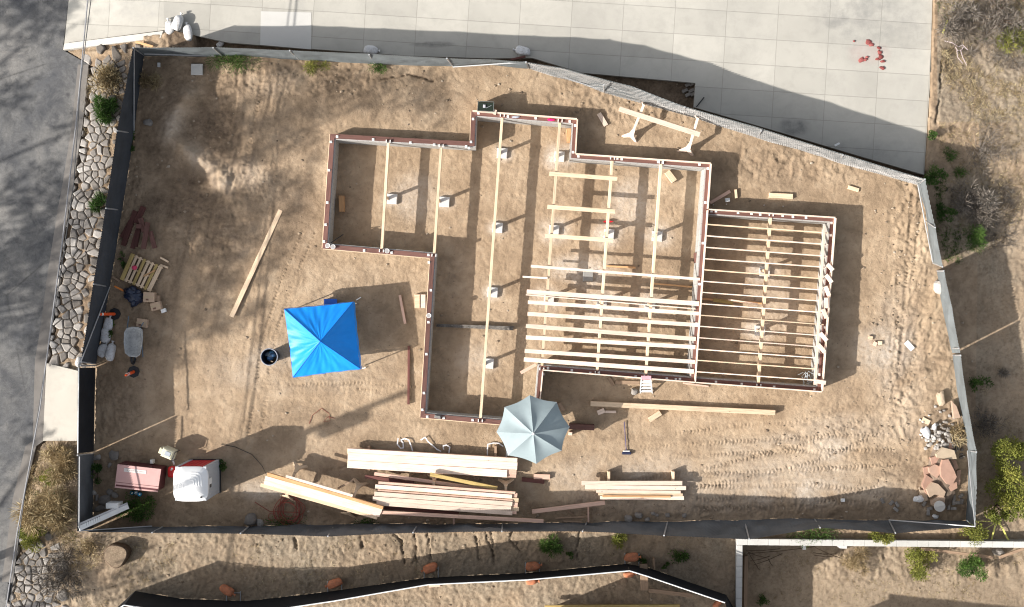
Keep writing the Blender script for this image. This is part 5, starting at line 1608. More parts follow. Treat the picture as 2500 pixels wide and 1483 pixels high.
coil([G(540, 1085, .03), G(575, 1092, .03), G(615, 1110, .03), G(640, 1138, .05), G(650, 1158, .3), G(655, 1160, .8)], .010, BLACK, 'power_cord', 'thin black cord running to the slanting lumber stack', 'cord')
coil([G(755, 1035, .02), G(762, 1015, .02), G(785, 997, .02), G(803, 1010, .02), G(806, 1028, .02), G(790, 1030, .02), G(800, 1018, .02), G(818, 1022, .02)], .008, HR, 'cord', 'thin reddish cord curled on the dirt below the canopy', 'cord')
WS = mat_plain('white_webbing', (.70, .68, .68), .6)
for k, pp in enumerate([[(972, 1070), (970, 1085), (978, 1095), (985, 1094), (984, 1082), (978, 1075), (988, 1071), (998, 1075), (1004, 1090), (1007, 1101)],
                        [(1027, 1075), (1038, 1068), (1045, 1079), (1055, 1087), (1066, 1097), (1076, 1102)], [(1083, 1098), (1082, 1089), (1090, 1087), (1098, 1092), (1096, 1106)],
                        [(1190, 1112), (1190, 1096), (1191, 1085), (1205, 1082), (1218, 1083), (1228, 1090)], [(1236, 1116), (1237, 1100)]]):
    m = M()
    q = [G(x, y, .06 + .04 * math.sin(i)) for i, (x, y) in enumerate(pp)]
    for i in range(len(q) - 1): m.beam(q[i], q[i + 1] + (q[i + 1] - q[i]) * .08, .045, .008)
    tag(m.build('webbing_strap', WS), ['curled white strap at the left above the wide stack', 'nearly straight white strap above the wide stack', 'small hooked white strap above the wide stack', 'white strap bent like a hook left of the umbrella', 'short white strap end half under the umbrella'][k], 'strap', 'white straps above the wide lumber stack')
# push broom -------------------------------------------------------------------
br = thing('push_broom', G(1527, 1070), 'push broom with a dark purple handle lying on the dirt', 'broom')
BV = mat_plain('dark_violet_plastic', (.07, .055, .13), .5)
m = M(); m.tube([G(1524, 1030, .08), G(1529, 1100, .06)], .016, 8); m.build('handle', BV, br)
m = M(); m.box(G(1529, 1102, .06), (.24, .04, .05)); m.build('bracket', WHITE, br)
m = M(); m.box(G(1530, 1107, .07), (.33, .09, .1), bev=.01); m.build('brush_head', mat_plain('dark_navy_bristle', (.02, .025, .06), .8), br)
# step ladder -------------------------------------------------------------------
ld = thing('step_ladder', G(1577, 950), 'small white step ladder with a pink top step beside the south wall', 'step ladder')
zl0 = gz(1577, 955)
PK = mat_plain('pink_plastic', (.70, .32, .36), .5)
tz = zl0 + .95
for k in (-1, 1):
    m = M(); m.beam(W(1577.5 + k * 15, 960, zl0), W(1577.5 + k * 11.5, 924, tz), .03, .05); m.build('rail', WHITE, ld)
    m = M(); m.beam(W(1577.5 + k * 12, 908, zl0), W(1577.5 + k * 11, 922, tz - .02), .025, .03); m.build('back_leg', WHITE, ld)
for k in range(4):
    t = (k + .6) / 4.6
    a = W(1577.5 - 14.5 + 2.5 * t, 960 - 36 * t, zl0 + (tz - zl0) * t); b = W(1577.5 + 14.5 - 2.5 * t, 960 - 36 * t, zl0 + (tz - zl0) * t)
    m = M(); m.beam(a, b, .085, .02); m.build('tread', WHITE, ld)
m = M(); m.box((W(1577.5, 922.5, tz)) + ZV * .02, (.36, .14, .04), bev=.01); m.build('top_step', PK, ld)
# table saw -----------------------------------------------------------------------
ts = thing('table_saw', G(1187, 266), 'black table saw on an orange plywood stand at the top wall corner', 'table saw')
z0 = gz(1187, 262); a = math.radians(-3); X = Vector((math.cos(a), math.sin(a), 0)); Yv = Vector((-X.y, X.x, 0)); c = W(1187, 262, z0 + .35)
m = M(); m.box((c.x, c.y, z0 + .3), (.52, .34, .56), (X, Yv, ZV)); m.build('plywood_stand', ORAN, ts)
c = W(1186, 261, z0 + .68)
m = M(); m.box(c, (.55, .30, .14), (X, Yv, ZV), bev=.02); m.build('body', mat_plain('dark_green_housing', (.018, .026, .018), .4), ts)
for k in (-1, 1):
    m = M(); m.beam(c + Yv * k * .17 - X * .29 + ZV * .07, c + Yv * k * .17 + X * .29 + ZV * .07, .025, .025); m.build('rail', mat_plain('dark_rail_%d' % (k + 1), (.1, .11, .10), .4), ts)
for k in (-1, 1):
    m = M(); m.beam(c + X * k * .28 - Yv * .17 + ZV * .07, c + X * k * .28 + Yv * .17 + ZV * .07, .025, .025); m.build('rail', mat_plain('dark_end_rail_%d' % (k + 1), (.12, .13, .12), .4), ts)
m = M(); m.box(c - X * .05 + ZV * .09, (.09, .11, .05), (X, Yv, ZV), bev=.01); m.build('motor_cover', mat_plain('grey_cover', (.42, .42, .45), .4), ts)
m = M(); m.beam(c + X * .02 + ZV * .08 - Yv * .06, c + X * .2 + ZV * .08 + Yv * .04, .012, .03); m.build('blade', GALV, ts)
gb((1205, 272), (1212, 274), 10, .7, PALE, 'pale block on the wall top touching the table saw', 'wood block', name='wood_block')
# small things on the sill
for x, y, col, lab in ((1346, 293, (.75, .01, .14), 'bright pink rag on the sill of the top wall'), (1260, 286, (.35, .38, .45), 'grey and black tool on the sill of the top wall')):
    m = M(); m.blob(W(x, y, ZS + .03), (.13, .05, .035), int(x), .25); tag(m.build('rag' if x > 1300 else 'hand_tool', mat_plain('c%d' % x, col, .6)), lab, 'rag' if x > 1300 else 'tool')
for x, y, lab in ((813, 603, 'clear plastic tub right at the lower left sill corner'), (800, 600, 'clear plastic tub at the lower left corner of the sill, left of its twin'), (945, 613, 'clear plastic cup on the sill beside the first girder'), (1047, 771, 'square grey cup on the sill of the long left wall')):
    tb = thing('plastic_tub', W(x, y, ZS), lab, 'tub', 'small plastic tubs on the sill')
    m = M(); m.tube([W(x, y, ZS), W(x, y, ZS + .1)], [.065, .08], 10); m.build('cup', mat_plain('tub_grey', (.40, .38, .37), .3), tb)
    m = M(); m.tube([W(x, y, ZS + .1) + Vector((.08 * math.cos(q * math.pi / 6), .08 * math.sin(q * math.pi / 6), 0)) for q in range(13)], .008, 5); m.build('rim', WHITE, tb)
m = M(); m.beam(W(807, 594, ZS + .12), W(838, 573, .1), .03, .02); tag(m.build('pry_bar', BLACK), 'black bar leaning in the lower left corner of the small room', 'bar')
m = M(); m.box(W(1069, 1018, ZS + .05), (.24, .12, .1), (Vector((.97, -.2, 0)), Vector((.2, .97, 0)), ZV), bev=.02); m.box(W(1069, 1018, ZS + .11), (.15, .06, .03)); tag(m.build('battery_charger', mat_plain('grey_plastic', (.2, .19, .18), .5)), 'dark and grey charger on the sill of the bottom wall', 'charger')
m = M(); m.box(W(1711, 931, ZS - .1), (.35, .14, .12), bev=.02); tag(m.build('hold_down', PIERC), 'pale lump of mortar beside the partition at the south wall', 'mortar')
m = M(); m.blob(W(1484, 541, -.2), (.14, .05, .06), 8, .4); tag(m.build('red_rag', mat_plain('red_cloth', (.6, .02, .03), .7)), 'red rag on the cement dust beside the fifth girder', 'rag')
m = M()
for k in range(22):
    a = R.uniform(0, 6.28); p = W(1976 + R.uniform(-16, 12), 922 + R.uniform(-16, 14), ZS - .5 + R.uniform(0, .12)); m.tube([p, p + Vector((math.cos(a) * .22, math.sin(a) * .22, R.uniform(-.05, .08)))], .010, 5)
tag(m.build('steel_hardware', mat_plain('light_steel', (.5, .55, .58), .4, .5, .3)), 'tangle of bright steel anchors in the lower right corner of the bay', 'hardware')
# old footing strip across the long middle room
m = M(); m.beam(W(1066, 795, -.2), W(1252, 804, -.2), .09, .16); m.beam(W(1068, 793, -.12), W(1256, 799, -.12), .05, .06)
tag(m.build('old_pipe', mat_plain('dirty_dark_cement', (.12, .11, .10), .9, .1, var=.5, scale=5, dirt=(.28, .26, .23), bmp=.6)), 'dark grey cement-covered pipe crossing the long middle room', 'pipe')
gb((1700, 617), (1700, 642), 4, .4, SILL, 'dark red clamp-like bar against the brown partition wall', 'bar', name='red_bar')
# stakes above the right-hand bay
for k, (x, y) in enumerate([(1741, 501), (1773, 500), (1865, 502), (1911, 505)]):
    m = M(); m.tube([G(x, y, 0), G(x + 1, y - 1, .28)], .022, 8); m.build  # short pipe stub
    tag(m.build('pipe_stub', mat_plain('pale_pvc_%d' % k, (.45, .38, .34), .5)), ['first and pinkish', 'second', 'third', 'fourth and rightmost'][k] + ' short pipe stub sticking up above the right-hand bay', 'pipe', 'pipe stubs above the right-hand bay')

# ---------------------------------------------------------------- rocks and rubble
def rock(x, y, rx, ry, h, label, seed, mat=STONE, tint=.5, ang=0, group=None, name='rock'):
    a = math.radians(ang); X = Vector((math.cos(a), math.sin(a), 0)); Y = Vector((-X.y, X.x, 0))
    m = M(); m.blob(G(x, y, h * .25), (rx / S, ry / S, h), seed, .2, tint, ax=(X, Y, ZV), nu=9, nv=6, sq=.8)
    return tag(m.build(name, mat), label, 'rock', group)


rock(2293, 700, 13, 18, .38, 'big pale rock bulging against the right-hand fence', 3, tint=.8)
rock(613, 1269, 14, 16, .25, 'brown boulder by the bottom fence left of the hose', 4, tint=.25)
rock(635, 1277, 10, 9, .12, 'pale angular stone right of the brown boulder at the bottom fence', 5, tint=.6)
rock(1549, 957, 10, 8, .18, 'grey concrete chunk left of the step ladder', 6, tint=.45)
for k, (x, y, a, b, t) in enumerate([(1534, 1267, 9, 12, .45), (1559, 1259, 10, 8, .4), (1580, 1269, 7, 5, .35), (1594, 1254, 6, 5, .45), (1603, 1257, 5, 4, .5), (1629, 1258, 6, 6, .4), (1670, 1259, 6, 6, .35), (1714, 1279, 5, 5, .4), (1753, 1279, 12, 9, .5)]):
    rock(x, y, a, b, .14, ['tallest stone', 'second stone', 'third and flattest stone', 'fourth, small stone', 'fifth, smallest stone', 'sixth stone', 'seventh stone', 'eighth stone, squarish', 'last and widest stone'][k] + ' from the left in the row along the bottom fence', 60 + k, tint=t, group='stones in a row along the bottom fence')
for k, (x, y, a, b, t, an) in enumerate([(279, 1112, 12, 13, .35, 0), (237, 1118, 10, 7, .4, 25), (268, 1136, 4, 7, .5, -25), (229, 1204, 6, 6, .75, 0), (268, 1201, 9, 7, .45, 40), (281, 1209, 9, 7, .5, -30), (237, 1216, 4, 8, .45, 0), (255, 1222, 15, 14, .35, 0), (243, 1242, 14, 8, .25, 20)]):
    rock(x, y, a, b, .08, ['rounded flat slab', 'oblong slab', 'small slanting paver', 'small whitish stone', 'left brick-like stone', 'right brick-like stone', 'narrow upright stone', 'wide grey slab', 'low brownish slab'][k] + ' lying between the lower left fence and the job box', 80 + k, tint=t, ang=an, group='flat stones in the lower left corner')
rock(362, 300, 11, 9, .1, 'brown rock lying alone in the shaded upper left part of the lot', 99, tint=.4)
rock(2296, 972, 9, 20, .2, 'upright pale slab edge above the white rubble heap', 100, mat=FLAG, tint=.9, ang=10)
m = M(); m.prism([tuple(W(x, y)[:2]) for x, y in ((2323, 980), (2334, 992), (2344, 1020), (2328, 1022))], -.1, .05, .7)
tag(m.build('flagstone', FLAG), 'long tan flagstone leaning by the right-hand fence above the heap', 'flagstone', 'flagstones of the heap in the right corner')
# heap
rng = random.Random(21)
k = 0
for _ in range(900):
    x = rng.gauss(2304, 33); y = rng.gauss(1076, 27)
    if x > 2358 or y > 1135 or x < 2245 or (y > 1100 and x < 2325): continue
    k += 1
    if k > 150: break
    r_ = rng.uniform(2.5, 5.2); hh = .10 * max(0, 1 - ((x - 2305) / 55) ** 2 - ((y - 1072) / 45) ** 2)
    m = M(); m.blob(G(x, y, hh + .03), (r_ / S, r_ * rng.uniform(.7, 1.1) / S, rng.uniform(.04, .07)), k, .25, min(1, max(.05, .80 - (x - 2265) / 110 + rng.uniform(-.35, .3))), nu=7, nv=5, sq=.75)
    tag(m.build('rubble_stone', STONE), 'fist-sized whitish stone in the rubble heap by the right-hand fence', 'stone', 'fist-sized stones of the white rubble heap')
for k, (pg, h, t, lab) in enumerate([([(2286, 1109), (2302, 1093), (2330, 1100), (2336, 1121), (2318, 1122), (2288, 1118)], .30, .95, 'tan five-sided flagstone at the top of the heap'),
                                     ([(2302, 1124), (2316, 1122), (2329, 1147), (2336, 1165), (2324, 1186), (2312, 1182), (2298, 1163), (2297, 1140)], .42, .5, 'largest rose-coloured flagstone, in the middle of the heap'),
                                     ([(2268, 1142), (2282, 1134), (2296, 1140), (2294, 1158), (2288, 1168), (2270, 1155)], .28, .6, 'tan flagstone left of the largest rose slab'),
                                     ([(2262, 1160), (2280, 1172), (2275, 1200), (2262, 1208), (2252, 1185)], .18, .35, 'reddish flagstone at the left foot of the heap'),
                                     ([(2277, 1178), (2290, 1182), (2310, 1202), (2306, 1214), (2282, 1208), (2270, 1215), (2262, 1195)], .32, .8, 'tan flagstone below the rose slab'),
                                     ([(2274, 1222), (2296, 1208), (2308, 1216), (2306, 1230), (2290, 1240), (2276, 1235)], .26, .75, 'tan flagstone at the lower end of the heap'),
                                     ([(2272, 1118), (2290, 1112), (2300, 1122), (2296, 1138), (2276, 1136)], .18, .45, 'small broken flagstone between the white stones and the rose slab'),
     ([(2255, 1142), (2268, 1138), (2272, 1160), (2258, 1164)], .10, .2, 'dark reddish flagstone at the upper left edge of the heap'),
     ([(2296, 1196), (2318, 1190), (2322, 1206), (2304, 1212)], .14, .3, 'dark red flagstone showing under the middle of the heap'),
     ([(2300, 1084), (2318, 1080), (2330, 1094), (2312, 1098)], .12, .45, 'brownish slab sticking out above the tan five-sided one'),
     ([(2336, 1150), (2346, 1148), (2343, 1185), (2334, 1184)], .12, .55, 'narrow rose slab standing at the right edge of the heap'),
                                     ([(2312, 1186), (2335, 1168), (2337, 1192), (2322, 1200)], .22, .4, 'rose flagstone sticking out right below the largest slab'),
                                     ([(2320, 1122), (2334, 1124), (2340, 1142), (2332, 1150)], .16, .3, 'dark rose flagstone at the right edge of the heap'),
                                     ([(2246, 1196), (2262, 1198), (2266, 1222), (2248, 1226)], .12, .9, 'pale flagstone at the lower left corner of the heap')]):
    m = M(); z = gz(2300, 1160) + h
    nrm_t = (rng.uniform(-.12, .12), rng.uniform(-.12, .12)); cx_ = sum(p[0] for p in pg) / len(pg); cy_ = sum(p[1] for p in pg) / len(pg)
    c = W(cx_, cy_, z)
    m.prism([tuple(W(x, y, z)[:2]) for x, y in pg], z - .16, z, t, ztop=lambda x, y: z + nrm_t[0] * (x - c.x) + nrm_t[1] * (y - c.y))
    # thick slabs lean on each other, the lower ones carry the upper
    tag(m.build('flagstone', FLAG), lab, 'flagstone', 'flagstones of the heap in the right corner')
m = M(); m.blob(G(2300, 1165, .02), (.55, 1.15, .22), 5, .12); tag(m.build('earth_mound', MORT), 'low dark earth mound under the flagstone heap', 'earth mound')
for k, (x, y, an) in enumerate([(2316, 1207, 90), (2325, 1203, 0), (2317, 1221, 90), (2316, 1238, 90), (2329, 1215, 90), (2328, 1227, 90), (2337, 1228, 0), (2328, 1242, 0), (2346, 1211, 40), (2256, 1230, 60), (2270, 1242, 10), (2266, 1252, 90), (2348, 1225, 80), (2176, 1228, 50), (2190, 1232, -55), (2187, 1244, -40), (2154, 1223, -60)]):
    a = math.radians(an); X = Vector((math.cos(a), math.sin(a), 0)); Y = Vector((-X.y, X.x, 0))
    m = M(); m.box(G(x, y, .05), (.2, .11, .08), (X, Y, ZV), bev=.012, tint=.3 + .1 * (k % 4))
    tag(m.build('paving_brick', STONE), (['brick standing at the upper left of the row below the rose slab', 'brick lying level at the top of the group', 'brick in the left column, second', 'brick in the left column, lowest', 'brightest brick in the right column', 'brick in the right column, lower', 'short brick at the right end of the column', 'brick closing the lower edge of the group', 'tilted brick at the far right of the group', 'brick left of the flagstones, upper', 'brick left of the flagstones, lower', 'brick nearest the bottom fence', 'small brick by the right-hand fence', 'upper left brick of the separate three', 'upper right brick of the separate three', 'lower brick of the separate three', 'lone slanting brick left of the three'])[k] + ', lower right corner', 'brick', 'loose paving bricks in the lower right corner')
m = M(); c = G(2293, 1236, .3); m.tube([c, c + ZV * .06], .2, 20); m.beam(c + Vector((-.17, -.03, .07)), c + Vector((.17, .05, .07)), .04, .02); tag(m.build('round_lid', PIERC), 'round white lid at the lower end of the flagstone heap', 'lid')
for k, (x, y, r1, r2, an) in enumerate([(2260, 1055, 11, 13, 20), (2281, 1042, 5, 9, 30), (2244, 1218, 12, 9, 0), (2284, 1262, 8, 5, -30)]):
    m = M(); m.blob(G(x, y, .12), (r1 / S, r2 / S, .08), 30 + k, .3); tag(m.build('plastic_sack', BAGW), ['crumpled white sack at the left edge of the white rubble', 'small white sack on top of the white rubble', 'white sack at the lower left of the flagstones', 'white sack scrap near the bottom fence in the right corner'][k], 'sack', 'white plastic sacks in the rubble')
# red clay lumps on the driveway
for k, (x, y, r_) in enumerate([(2120, 104, 8), (2127, 110, 6), (2104, 147, 8), (2112, 146, 5), (2117, 140, 4), (2148, 128, 6), (2150, 140, 7), (2143, 145, 5), (2155, 150, 5), (2154, 166, 6), (2146, 118, 5), (2085, 101, 3)]):
    m = M(); m.blob(W(x, y, dz_ + .02), (r_ / S, r_ * .75 / S, .035), k, .35, R.random(), nu=9)
    tag(m.build('clay_lump', mat_tint('red_clay', (.22, .06, .055), (.34, .11, .10)) if k == 0 else bpy.data.materials['red_clay']), 'red clay lump on the driveway, %s' % ['uppermost', 'just beside the uppermost', 'largest, lower left', 'right of the largest', 'small slanting one above the largest', 'upper middle of the right cluster', 'centre of the right cluster', 'lower left of the right cluster', 'lower right of the right cluster', 'lowest', 'top of the right cluster', 'leftmost speck'][k], 'clay lump', 'red clay lumps on the driveway')
# broken masonry in the pit
for k, (x, y) in enumerate([(1680, 207), (1690, 205), (1672, 222), (1688, 222), (1680, 232), (1693, 230)]):
    m = M(); m.box(G(x, y, .1), (.22, .12, .1), (Vector((.9, .43, 0)), Vector((-.43, .9, 0)), ZV), bev=.015, tint=.3); tag(m.build('paving_brick', STONE), '%s shaded brick in the dark notch beside the driveway' % ['upper left', 'upper right', 'middle left', 'middle right', 'lower left', 'lower right'][k], 'brick', 'bricks in the notch beside the driveway')
gb((1247, 146), (1283, 138), 5, .05, DRED, 'dark red stick outside the bend of the top fence', 'stick', name='stick', lift=.1)
m = M(); m.tube([W(1700, 262, .1), W(1719, 238, .1)], .02, 6); tag(m.build('steel_pin', BLACK), 'dark slanting pin on the driveway above the slanting fence', 'pin')
gb((2038, 356), (2050, 350), 5, .02, WHITE, 'small white scrap on the shaded driveway by the slanting fence', 'scrap', name='white_scrap', lift=.2)

# stump and small ground bits -----------------------------------------------------
sp = thing('tree_stump', G(283, 1357), 'wide round cut tree stump outside the lower left corner', 'stump')
m = M(); vs = []; ns = 36; c = W(281, 1358, .3); g0 = gz(283, 1357)
ring = [(.43 * (1 + .06 * math.sin(3 * 2 * math.pi * k / ns) + .03 * math.sin(7 * k))) for k in range(ns)]
P0 = [(c.x + ring[k] * math.cos(2 * math.pi * k / ns), c.y + ring[k] * math.sin(2 * math.pi * k / ns)) for k in range(ns)]
m.prism(P0, g0 - .1, g0 + .42, .5, dome=.03, inset=.1); m.build('trunk', BARK, sp)
m = M(); m.prism([(c.x + (x - c.x) * .9, c.y + (y - c.y) * .9) for x, y in P0], g0 + .40, g0 + .432, .5); m.build('cut_face', mat_plain('grey_brown_endgrain', (.20, .15, .105), .95, .1, var=.35, scale=9, dirt=(.36, .29, .2), bmp=.6), sp)

# pebbles and clods: nobody could count them
m = M(); rp = random.Random(5)
for _ in range(1500):
    x, y = rp.uniform(240, 2360), rp.uniform(150, 1480)
    if _ % 3:
        cx_, cy_, sx_, sy_ = rp.choice([(1600, 260, 250, 40), (2200, 600, 60, 200), (2230, 950, 60, 150), (700, 200, 300, 40), (2100, 1060, 160, 80), (900, 1340, 500, 40), (480, 400, 120, 120), (1700, 1250, 400, 20)])
        x, y = rp.gauss(cx_, sx_), rp.gauss(cy_, sy_)
    if inpoly(np.array([x]), np.array([y]), DRIVEPOLY)[0] or x < bx(y): continue
    r_ = rp.choice([.012, .018, .025, .04]) * rp.uniform(.8, 1.4)
    a = rp.uniform(0, 6.3); p = G(x, y, r_ * .1)
    m.blob(p, (r_ * 1.2, r_, r_ * .7), _, .25, rp.uniform(.0, .9), nu=6, nv=4)
tag(m.build('clods_and_pebbles', mat_tint('clods', (.20, .15, .105), (.33, .255, .18), (.46, .39, .31)), None), kind='stuff')

# ---------------------------------------------------------------- plants
def shrub(name, x, y, r, h, n, mat, label, cat='shrub', leaf=.06, stems=7, group=None, seed=1, spiky=False, stemmat=None, flat=1.0, clumps=9, nostem=False):
    rs = random.Random(seed); base = G(x, y, 0)
    o = thing(name, tuple(base), label, cat, group)
    rr = r / S; m = M(); st = M()
    cl_ = []
    for k in range(clumps):
        a = rs.uniform(0, 6.283); q = rr * math.sqrt(rs.random()) * .85
        cl_.append((Vector((math.cos(a) * q, math.sin(a) * q * flat, h * rs.uniform(.35, .95))), rr * rs.uniform(.22, .45)))
    if not nostem:
        for c, _ in cl_:
            st.tube([base, base + Vector((c.x * .5, c.y * .5, c.z * .4)), base + c], [.02, .014, .006], 5)
        st.build('stems', stemmat or BARK, o)
    per = max(1, n // clumps)
    for c, q in cl_:
        tn = rs.random()
        for _ in range(per):
            d = Vector((rs.gauss(0, 1), rs.gauss(0, 1), rs.gauss(0, .8)))
            d = d.normalized() * (rs.random() ** .5) * q
            p = base + c + d
            dr = (d.normalized() + Vector((rs.uniform(-.6, .6), rs.uniform(-.6, .6), rs.uniform(-.2, .8))))
            m.leaf(p, dr, leaf * rs.uniform(.6, 1.5) * (2.0 if spiky else 1), leaf * (.22 if spiky else .6), min(1, max(0, tn * .6 + rs.random() * .4)))
    m.build('foliage', mat, o)
    return o


shrub('shrub', 2372, 582, 29, .8, 1500, GREEN, 'bright green feathery shrub outside the right-hand fence', leaf=.07, spiky=True, seed=3)
shrub('dead_bush', 2365, 505, 60, .7, 1800, GTWIG, 'large grey leafless bush outside the right-hand fence', leaf=.09, spiky=True, seed=4, stemmat=GTWIG, clumps=14)
shrub('dead_bush', 2395, 365, 55, .45, 900, GTWIG, 'grey twiggy weed patch on the slope right of the driveway', leaf=.08, spiky=True, seed=5, stemmat=GTWIG, clumps=12)
shrub('weed', 2315, 378, 14, .2, 300, GREEN, 'bright green weed right of the driveway corner', 'weed', leaf=.07, spiky=True, seed=6, clumps=4)
shrub('weed', 2345, 425, 16, .2, 260, GREEN, 'sparse green weed below the driveway corner weed', 'weed', leaf=.07, spiky=True, seed=7, clumps=4)
shrub('shrub', 2268, 335, 12, .5, 500, GREEN, 'dark green shrub hugging the right edge of the driveway', leaf=.05, seed=8)
shrub('shrub', 2275, 435, 26, .7, 1300, GREEN, 'dark shrub in the shade of the upper right fence corner', leaf=.06, seed=9)
shrub('shrub', 2300, 520, 24, .6, 900, GREEN, 'dark green shrub in the shade close to the right-hand fence', leaf=.06, seed=10)
shrub('shrub', 2385, 935, 24, .5, 700, GREEN, 'dark green shrub outside the right-hand fence at mid height', leaf=.06, seed=11)
shrub('shrub', 2432, 1098, 46, 1.5, 3200, LIME, 'yellow-green leafy shrub, upper one outside the right corner', leaf=.075, seed=12, clumps=16, group='yellow-green shrubs outside the right corner')
shrub('shrub', 2440, 1175, 50, 1.5, 3400, LIME, 'yellow-green leafy shrub, middle one outside the right corner', leaf=.075, seed=13, clumps=18, group='yellow-green shrubs outside the right corner')
shrub('shrub', 2430, 1235, 42, 1.3, 2800, LIME, 'yellow-green leafy shrub, lower one outside the right corner', leaf=.075, seed=14, clumps=14, group='yellow-green shrubs outside the right corner')
shrub('shrub', 2492, 1215, 28, 1.2, 1200, GREEN, 'darker green shrub at the right edge of the picture', leaf=.07, seed=15)
shrub('shrub', 2370, 1300, 40, .6, 1700, LIME, 'olive shrub draped over the white wall below the right corner', leaf=.06, seed=16, flat=.6, clumps=12)
shrub('shrub', 2152, 1308, 30, .5, 1400, LIME, 'olive shrub between the bottom fence and the white wall', leaf=.05, seed=17, flat=.45, clumps=10)
shrub('shrub', 1990, 1302, 70, .3, 1500, GREEN, 'long dark hedge-like weeds behind the bottom fence', leaf=.05, seed=18, flat=.16, clumps=16)
shrub('shrub', 2236, 1366, 42, .9, 3400, LIME, 'round olive shrub inside the lower right yard', leaf=.06, seed=19, clumps=18)
shrub('shrub', 2360, 1378, 36, .8, 2800, GREEN, 'round green shrub inside the lower right yard', leaf=.06, seed=20, clumps=16)
shrub('dry_bush', 2085, 1372, 40, .5, 1500, STRAW, 'pale yellow dry bush below the white wall', leaf=.07, spiky=True, seed=21, stemmat=STRAW)
shrub('shrub', 1858, 1460, 15, .4, 500, GREEN, 'small green weed in the shade of the lower right yard', leaf=.05, seed=22)
shrub('weed', 1345, 1328, 24, .3, 900, GREEN, 'wide grassy green weed below the bottom fence', 'weed', leaf=.09, spiky=True, seed=23)
shrub('weed', 1513, 1317, 14, .3, 600, LIME, 'bright green tuft touching the bottom fence', 'weed', leaf=.08, spiky=True, seed=24, clumps=6)
shrub('weed', 1390, 1355, 9, .15, 180, GREEN, 'small dark weed right of the wide grassy weed', 'weed', leaf=.05, seed=25, clumps=4)
shrub('weed', 1655, 1358, 24, .2, 600, GREEN, 'dark flat weed between the black fence and the bottom fence', 'weed', leaf=.06, seed=26, flat=.5)
shrub('weed', 1622, 1378, 10, .2, 250, GREEN, 'small dark weed left of the flat one near the black fence', 'weed', leaf=.05, seed=27, clumps=4)
shrub('weed', 1567, 1372, 14, .2, 350, GREEN, 'dark weed at the peak of the black fence', 'weed', leaf=.05, seed=28, clumps=5)
shrub('weed', 266, 268, 26, .45, 2200, GREEN, 'lush green weed on the stone bank near its upper end', 'weed', leaf=.09, spiky=True, seed=29, flat=1.5, clumps=12)
shrub('weed', 246, 492, 16, .35, 1000, GREEN, 'lush green weed on the stone bank at mid length', 'weed', leaf=.08, spiky=True, seed=30, flat=1.7, clumps=8)
shrub('dry_grass', 262, 195, 34, .4, 1800, STRAW, 'golden dry grass clump at the top of the stone bank', 'dry grass', leaf=.11, spiky=True, seed=31, clumps=14)
shrub('weed', 570, 152, 60, .25, 1600, GREEN, 'green weeds along the top fence near its left end', 'weed', leaf=.07, spiky=True, seed=32, flat=.25, clumps=16)
shrub('weed', 775, 163, 30, .2, 600, LIME, 'yellow-green weeds along the top fence, second clump', 'weed', leaf=.07, spiky=True, seed=33, flat=.4, clumps=8)
shrub('weed', 925, 167, 26, .2, 500, GREEN, 'dark weeds along the top fence, third clump', 'weed', leaf=.06, spiky=True, seed=34, flat=.3, clumps=7)
shrub('shrub', 338, 1235, 46, .35, 2400, GREEN, 'dark green shrub in the shade below the job box', leaf=.06, seed=35, flat=.65, clumps=16)
shrub('weed', 238, 1155, 18, .3, 700, GREEN, 'dark green weed at the foot of the lower left fence', 'weed', leaf=.06, seed=36, flat=1.3)
shrub('weed', 545, 1135, 10, .25, 400, GREEN, 'dark weed behind the portable toilet', 'weed', leaf=.05, seed=37, flat=2.0, clumps=6)
shrub('weed', 700, 1276, 60, .12, 900, GREEN, 'low dark weeds under the hose coil', 'weed', leaf=.05, seed=38, flat=.18, clumps=14)
shrub('weed', 890, 1276, 34, .12, 600, GREEN, 'low dark weeds by the bottom fence below the slanting stack', 'weed', leaf=.05, seed=39, flat=.2, clumps=8)
shrub('weed', 300, 640, 8, .15, 250, GREEN, 'narrow weed strip at the foot of the left fence above the pallet', 'weed', leaf=.05, seed=40, flat=4.0, clumps=8)
shrub('weed', 272, 800, 8, .2, 350, GREEN, 'dark weed strip between the left fence and the wheelbarrow', 'weed', leaf=.05, seed=41, flat=4.0, clumps=8)
shrub('weed', 325, 330, 8, .2, 400, GREEN, 'dark weed strip at the foot of the left fence near its top', 'weed', leaf=.05, seed=42, flat=7.0, clumps=12)
shrub('dry_bush', 122, 1240, 55, .8, 3600, STRAW, 'large orange-brown dry bush beside the street', leaf=.12, spiky=True, seed=43, flat=1.1, clumps=22, stemmat=STRAW)
shrub('shrub', 90, 1305, 36, .6, 2600, LIME, 'grey-green bush beside the street below the dry bush', leaf=.06, seed=44, clumps=14)
shrub('dry_bush', 150, 1130, 42, .6, 2400, STRAW, 'yellow dry bush just below the concrete apron', leaf=.10, spiky=True, seed=45, clumps=14, stemmat=STRAW)
shrub('shrub', 128, 1165, 24, .5, 900, LIME, 'olive weed patch in the middle of the roadside strip', leaf=.06, seed=46, clumps=9)
shrub('dead_bush', 165, 1400, 60, .5, 1800, GTWIG, 'grey leafless bush in the lower left corner of the picture', leaf=.10, spiky=True, seed=47, clumps=16, stemmat=GTWIG)
shrub('dry_grass', 215, 1345, 40, .3, 900, STRAW, 'straw-coloured grass patch left of the stump', 'dry grass', leaf=.08, spiky=True, seed=48, clumps=12)
shrub('dead_bush', 2330, 60, 50, .5, 1500, GTWIG, 'grey twiggy bush at the top right beside the driveway', leaf=.10, spiky=True, seed=49, clumps=14, stemmat=GTWIG)
shrub('dead_bush', 2440, 50, 70, .5, 1900, GTWIG, 'wide grey and brown twiggy bush in the top right corner', leaf=.10, spiky=True, seed=50, clumps=20, stemmat=BARK)
